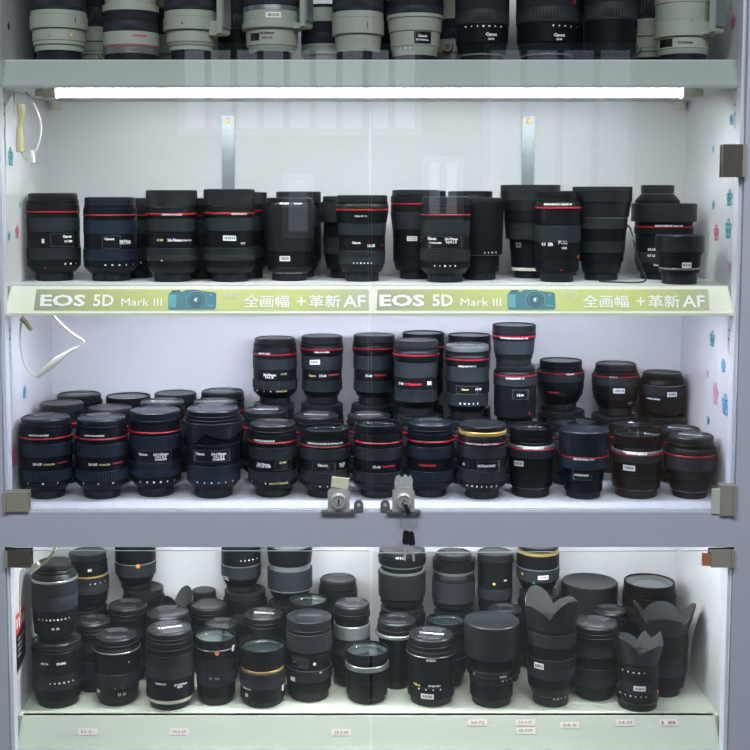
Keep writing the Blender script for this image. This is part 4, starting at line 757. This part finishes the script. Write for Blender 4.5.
for x, y, r, mt, sd in ((729,198,11,'flower_cyan',1),(713,149,5,'flower_blue',1),(713,205,6,'flower_cyan',1),(716,233,11,'flower_pink',1),(728,229,13,'flower_cyan',1),(729.5,267,7,'flower_pale',1),(731,120,7,'flower_blue',1),
        (712,339,11,'flower_cyan',1),(723,366,9,'flower_blue',1),(707,373,6,'flower_pale',1),(715,394,15,'flower_pale',1),(725,405,14,'flower_blue',1),(708,420,6,'flower_cyan',1),(731,447,17,'flower_blue',1),
        (733,22,9,'flower_pink',1),(11,157,12,'flower_cyan',-1),(9.5,236,6,'flower_cyan',-1),(17.5,232,9,'flower_pink',-1),(20.5,205,4,'flower_cyan',-1),(25,392,9,'flower_blue',-1),(15,455,14,'flower_pink',-1),(9,26,5,'black',-1)):
    yy, zz = wallp(x, y, sd)
    if .035 < yy < .315: flower(sd, yy, zz, r*.0013, mt, 1.0)
# warning label on the left side panel of the bottom shelf
m = MB(); yy, zz = .075, .752; x = -WL+.0008
def LW(y, z, l=0): return (x+l, y, z)
m.add([LW(.045,.700), LW(.105,.715), LW(.105,.79), LW(.045,.79)], [[0,1,2,3]], 'black')
m.add([LW(.045,.762,.0002), LW(.105,.770,.0002), LW(.105,.795,.0002), LW(.045,.795,.0002)], [[0,1,2,3]], 'tag_red')
for q in range(4): m.add([LW(.050+q*.013,.772,.0004), LW(.058+q*.013,.772,.0004), LW(.058+q*.013,.788,.0004), LW(.050+q*.013,.788,.0004)], [[0,1,2,3]], 'price')
for q in range(4): m.add([LW(.055,.752-q*.009,.0004), LW(.095-q*.006,.753-q*.009,.0004), LW(.095-q*.006,.756-q*.009,.0004), LW(.055,.755-q*.009,.0004)], [[0,1,2,3]], 'print_g1')
m.build('warning_label', sideL, False)
# price stickers on the front ledge of the bottom shelf
for i, (X, s, t) in enumerate(((-.443,.52,'55.4~'),(-.300,.52,'28.6,28'),(-.046,.50,'28.3.00'),(.168,.80,'24.72'),(.243,.80,'24 6,2F'),(.243,.55,'28.4,2F'),(.312,.72,'24.6'),(.400,.80,'24.35'),(.468,.8,'18'))):
    m = MB(); w, h = .030, .0095
    def P(x, y, l=.0006): q = s+y/.048; return (X+x, .030+.018*q-l, .589+.045*q+l*.4)
    m.add([P(-w/2,-h/2), P(w/2,-h/2), P(w/2,h/2), P(-w/2,h/2)], [[0,1,2,3]], 'price')
    flat_text(m, t, lambda x, y: P(x, y, .0010), .0042, 'price_ink', width=.022); m.build('price_sticker', sh4, False)
# glass doors
def door(x0, x1, z0, z1, zr=None):
    m = MB(); y0, y1 = .003, .008; zr = zr or z1
    vs = [(x0,y0,z0),(x1,y0,z0),(x1,y0,zr),(x0,y0,z1),(x0,y1,z0),(x1,y1,z0),(x1,y1,zr),(x0,y1,z1)]
    m.add(vs, [[0,1,2,3],[7,6,5,4]], 'door_glass')
    m.add(vs, [[0,4,5,1],[1,5,6,2],[2,6,7,3],[3,7,4,0]], 'glass_edge')
    return m.build('glass_door', cab, False)
dUL = door(-WL+.002, -.0055, .9752, 1.998); dUR = door(-.0005, W-.002, .9752, 1.998)
dLL = door(-WL+.002, -.0035, .5885, .9125, .9115); dLR = door(.0035, W-.002, .5885, .9085, .9120)
def hinge(door_, sg, z, h, w, mt, pad=False):
    m = MB(); xo = sg*(WS(sg)-.0005); xi = sg*(WS(sg)-w)
    a, b = min(xo, xi), max(xo, xi); m.box(a, b, -.006, .0028, z-h/2, z+h/2, mt); m.box(a, b, .0082, .012, z-h/2, z+h/2, mt)
    k = sg*(WS(sg)-.006); m.box(min(k, xo), max(k, xo), -.009, -.006, z-h/2, z+h/2, 'hinge_grey')
    if pad: c = xi-sg*.012; m.box(min(c, xi), max(c, xi), -.003, .0028, z-h/2+.002, z+h/2-.006, pad)
    m.build('door_hinge', door_, False)
hinge(dUR, 1, 1.500, .048, .034, 'hinge'); hinge(dUL, -1, .990, .030, .038, 'hinge_grey'); hinge(dUR, 1, .992, .046, .024, 'hinge_grey', 'pad')
hinge(dLL, -1, .902, .026, .040, 'hinge'); hinge(dLR, 1, .902, .026, .036, 'hinge_grey', 'copper')
# little wall brackets that carry the shelves
for sg, z, par in ((-1,1.575,sideL),(1,1.575,sideR),(-1,1.235,sideL),(1,1.235,sideR)):
    m = MB(); x = sg*(WS(sg)-.0004); a, b = min(x, x-sg*.003), max(x, x-sg*.003); m.box(a, b, .036, .050, z-.024, z+.027, 'chrome'); m.box(a-.0005, b+.0005, .041, .045, z-.006, z-.002, 'steel_dark'); m.box(a-.0005, b+.0005, .041, .045, z+.008, z+.012, 'steel_dark')
    m.build('shelf_bracket', par, False)
# locks
def lock(door_, X, keyed):
    m = MB(); z0, z1 = .976, 1.010; w = .0165
    pts = [(-w,z0),(w,z0),(w,z1-.005),(w-.005,z1),(-w+.005,z1),(-w,z1-.005)]
    m.prism([(X+x, z) for x, z in pts], 'y', -.008, .0025, 'chrome')
    m.box(X-.026, X+.026, -.010, .0025, .9735, .9758, 'steel_dark')
    ob = m.build('door_lock', door_, True, 30)
    c = MB(); c.lathe([(0,0),(.0115,0),(.0115,.006),(.010,.009),(.0085,.009),(.008,.006),(.0055,.006),(.005,.010),(0,.010)], 'chrome', 32)
    c.v = [(X+x, -.008-z, .993+y) for x, y, z in c.v]
    c.box(X-.001, X+.001, -.0188, -.0175, .989, .997, 'black'); c.build('lock_cylinder', ob, True)
    return ob
lock(dUL, -.0495, False); lock(dUR, .0480, True)
for X, d in ((-.0195, dUL), (.0205, dUR)):
    m = MB(); pts = [(-.007,.9755),(.007,.9755)]+[(.007*math.cos(t*PI/8), .9845+.007*math.sin(t*PI/8)) for t in range(9)]
    m.prism([(X+x, z) for x, z in pts], 'y', -.004, .0025, 'steel_dark'); m.lathe([(0,0),(.003,0),(.0025,.0015),(0,.002)], 'chrome', 16); k = len(m.v)-(2*16+2); m.v[k:] = [(X+x, -.004-z, .9845+y) for x, y, z in m.v[k:]]
    m.build('lock_tab', d, True)
def rotpts(pts, cx, cz, a): return [(cx+x*math.cos(a)-z*math.sin(a), cz+x*math.sin(a)+z*math.cos(a)) for x, z in pts]
m = MB(); m.prism(rotpts([(-.0130,-.0075),(.0130,-.0075),(.0130,.0075),(-.0130,.0075)], -.0475, 1.0185, -.12), 'y', -.0032, .0022, 'paper'); m.box(-.05, -.045, -.0005, .0022, 1.006, 1.014, 'paper')
tag(m.build('folded_note', None, False), 'small folded pale yellow paper stuck above the left chrome door lock', 'paper')
m = MB(); m.prism([(.035,1.0105),(.061,1.0105),(.0625,1.022),(.059,1.029),(.055,1.026),(.051,1.030),(.046,1.026),(.041,1.030),(.036,1.026),(.0345,1.018)], 'y', -.0025, .0022, 'paper_grey')
tag(m.build('torn_tape', None, False), 'torn greyish clear tape stuck above the right chrome door lock', 'tape')
# keys hanging from the right lock
kr = empty('key_ring', (.048, -.02, .95), 0, 'bunch of dark headed keys hanging on a wire ring from the right door lock', 'keys')
kr_l = (.048, -.02, .95)
def rel(p): return tuple(p[i]-kr_l[i] for i in range(3))
m = MB(); m.tube([rel(p) for p in ((.048,-.0185,.993),(.050,-.024,.990),(.0535,-.0245,.981),(.056,-.0245,.976))], lambda t: .0030+.0022*t, 'black', 10); m.build('key_head', kr)
m = MB(); m.tube([rel((.055+.0125*math.sin(t*PI/12), -.0245, .9640+.0125*math.cos(t*PI/12))) for t in range(25)], .0004, 'steel_dark', 6); m.build('ring', kr)
for dx, tl, dy in ((-.0035, -.05, 0), (.0025, .12, -.005)):
    m = MB(); X, Z_ = .055+dx, .951
    p = rotpts([(-.0035,0),(-.005,-.004),(-.005,-.018),(-.003,-.021),(.003,-.021),(.005,-.018),(.005,-.004),(.0035,0)], X, Z_, tl)
    m.prism([(x-kr_l[0], z-kr_l[2]) for x, z in p], 'y', -.0055+dy, -.0025+dy, 'black'); k = m.build('key_head', kr, False)
    m = MB(); p = rotpts([(-.0018,-.021),(-.0018,-.044),(0,-.046),(.0018,-.044),(.0018,-.021)], X, Z_, tl)
    m.prism([(x-kr_l[0], z-kr_l[2]) for x, z in p], 'y', -.0050+dy, -.0030+dy, 'chrome'); m.build('key_blade', k, False)

# ------------------------------------------------------------------ lamps
def lamp(z, y, x0, x1, mt, label, watt, col):
    r = empty('fluorescent_lamp', ((x0+x1)/2, y, z), 0, label, 'lamp'); L = (x1-x0)/2
    m = MB(); m.tube([(-L,0,0),(L,0,0)], .0062, mt, 20); m.build('lamp_tube', r)
    l = bpy.data.lights.new('lamp_glow', 'AREA'); l.shape = 'RECTANGLE'; l.size = 2*L; l.size_y = .011; l.energy = watt; l.color = col
    g = bpy.data.objects.new('lamp_glow', l); COL.objects.link(g); g.parent = r; g.location = (0, 0, -.0075); g.rotation_euler = (math.radians(20), 0, 0)
    for sg in (-1, 1):
        m = MB(); a, b = sorted((sg*L, sg*(L+.02))); m.box(a, b, -.008, .010, -.007, .0085, 'fixture'); m.build('lamp_socket', r, False)
    m = MB(); m.box(-L-.035, L+.035, .009, .028, -.004, .0065, 'fixture'); m.build('lamp_housing', r, False)
lamp(1.6025, .052, -.475, .468, 'tube', 'glowing white fluorescent tube under the front of the top shelf', 2.6, (.93,.97,1))
lamp(1.283, .056, -.475, .468, 'tube_violet', 'cool fluorescent tube tucked behind the yellow green rail above the third shelf', 3.5, (.80,.82,1))
lamp(.944, .060, -.475, .468, 'tube_low', 'fluorescent tube tucked behind the middle rail above the bottom shelf', 3.9, (.93,.97,1))

# ------------------------------------------------------------------ cables
def at(x, y, Y):
    a = (x-345)/1235; b = -(y-303)/1235; c, s = .99619, .08716; t = (Y-CAM[1])/(c+b*s); return (CAM[0]+t*a, Y, CAM[2]+t*(-s+b*c))
def cable(name, label, parts):
    r = empty(name, parts[0][3][0], 0, label, 'cable'); L = r.location
    for pn, rad, mt, pts in parts:
        m = MB(); m.tube([tuple(p[i]-L[i] for i in range(3)) for p in smoothpath(pts)], rad, mt, 10); m.build(pn, r)
cable('power_cable', 'cream power cable with a plastic connector looping down at the left of the second shelf', [
    ('cord', .0016, 'cable', [at(14,91,.05), at(15,105,.05), at(17,120,.05), at(20,135,.05)]),
    ('cord', .0016, 'cable', [at(26,92,.05), at(36,108,.05), at(41,127,.05), at(38,146,.05), at(32,155,.05)]),
    ('cord', .0016, 'cable', [at(21,150,.05), at(25,158,.05), at(31,160,.05)]),
    ('connector', lambda t: .0062+.0012*math.sin(t*9), 'cable_yellow', [at(21,104,.05), at(22,115,.052), at(20,130,.052), at(21,152,.05)]),
    ('connector', .0045, 'cable', [at(31,150,.05), at(33,163,.05)])])
cable('power_cable', 'white power cable with an inline connector hanging from the yellow green rail at left', [
    ('cord', .0015, 'cable', [at(22,318,.05), at(20,335,.055), at(22,355,.055), at(28,370,.055), at(37,377,.055)]),
    ('cord', .0018, 'cable', [at(52,314,.05), at(62,325,.055), at(74,335,.058), at(83,341,.058), at(80,346,.058), at(74,350,.058)]),
    ('connector', lambda t: .0028+.0034*math.sin(min(1, t*1.3)*PI), 'cable', [at(37,377,.055), at(50,366,.057), at(64,355,.058), at(76,348,.058)]),
    ('connector', .0045, 'cable_yellow', [at(21,318,.05), at(26,322,.052), at(32,330,.052)])])
cable('power_cable', 'yellowish power cable with a plug below the middle rail at the far left', [
    ('cord', .0022, 'cable_yellow', [at(56,545,.045), at(53,553,.045), at(46,561,.045), at(38,567,.045)]),
    ('connector', .0052, 'cable', [at(39,564,.045), at(29,572,.045)]),
    ('cord', .0009, 'cable_yellow', [at(27,573,.045), at(22,570,.045), at(20,580,.045), at(20,615,.045)])])

# ------------------------------------------------------------------ the shop room around
def struct(name, b, m):
    mb = MB(); mb.box(*b, m); o = mb.build(name, None, False); o['kind'] = 'structure'
struct('floor', (-3, 3, -4, .45, -.05, 0), 'floor_tile')
struct('wall_back', (-3, 3, .36, .45, 0, 3.0), 'wall_paint')
struct('wall_front', (-3, 3, -4.1, -4.0, 0, 3.0), 'wall_dark')
def window(num, x0, x1, z0, z1, panes, mt):
    m = MB(); f = .03; w = (x1-x0)/panes
    for q in range(panes+1): m.box(x0+q*w-f/2, x0+q*w+f/2, -3.999, -3.96, z0-f, z1+f, 'print_w')
    for z in (z0-f/2, z1+f/2): m.box(x0-f/2, x1+f/2, -3.999, -3.962, z-f/2, z+f/2, 'print_w')
    o = m.build('window_%d' % num, None, False); o['kind'] = 'structure'
    g = MB(); g.box(x0, x1, -3.998, -3.985, z0, z1, mt); g.build('window_pane', o, False)
window(1, -.80, .30, 1.76, 2.12, 9, 'daylight')
window(2, .62, 1.30, 1.50, 2.12, 4, 'daylight_dim')
window(3, .34, .50, 1.36, 1.60, 2, 'daylight')
window(4, -.32, -.20, 1.28, 1.52, 1, 'daylight_dim')
def carton(x, y, z, w, d, h, label):  # unseen cartons, added to throw a brown reflection into the door glass
    r = empty('added_box', (x, y, z), .05, label, 'box', 'unseen cartons added for a brown reflection')
    m = MB(); m.box(-w/2, w/2, -d/2, d/2, 0, h, 'cardboard'); m.build('carton', r, False)
    for sg in (-1, 1):
        m = MB(); m.box(min(0, sg*w/2), max(0, sg*w/2), -d/2, d/2, h, h+.004, 'cardboard'); m.build('flap', r, False)
    m = MB(); m.box(-w/2-.001, w/2+.001, -.03, .03, h+.0045, h+.0055, 'cable_yellow'); m.build('packing_tape', r, False)
carton(1.13, -2.5, 0, .42, .4, .42, 'large brown cardboard box added for its reflection, lowest of the stack facing the cabinet')
carton(1.12, -2.5, .4265, .38, .38, .42, 'brown cardboard box added for its reflection, middle of the stack facing the cabinet')
carton(1.13, -2.5, .853, .34, .34, .20, 'smallest brown cardboard box added for its reflection, topmost of the stack facing the cabinet')
# ------------------------------------------------------------------ ambient light and added front fill
w = bpy.data.worlds.new('World'); S.world = w; w.use_nodes = True
bg = w.node_tree.nodes['Background']; bg.inputs[0].default_value = (.72,.80,1,1); bg.inputs[1].default_value = .05
def area(name, loc, rot, sx, sy, e, col):
    l = bpy.data.lights.new(name, 'AREA'); l.shape = 'RECTANGLE'; l.size = sx; l.size_y = sy; l.energy = e; l.color = col
    o = bpy.data.objects.new(name, l); COL.objects.link(o); o.location = loc; o.rotation_euler = rot
area('front_fill_light', (0, -1.9, 2.95), (math.radians(28), 0, 0), 2.4, .6, 75, (.88,.93,1))  # unseen area light added to brighten the cabinet frame and front
# ------------------------------------------------------------------ camera
cd = bpy.data.cameras.new('camera'); co = bpy.data.objects.new('camera', cd); COL.objects.link(co)
co.location = CAM; co.rotation_euler = (math.radians(85), 0, 0)
cd.sensor_width = 36; cd.lens = 36*1235/750; cd.shift_x = (375-345)/750; cd.shift_y = -(375-303)/750; cd.clip_start = .05
S.camera = co
S.view_settings.view_transform = 'Standard'; S.view_settings.look = 'None'; S.view_settings.exposure = 0; S.view_settings.gamma = 1
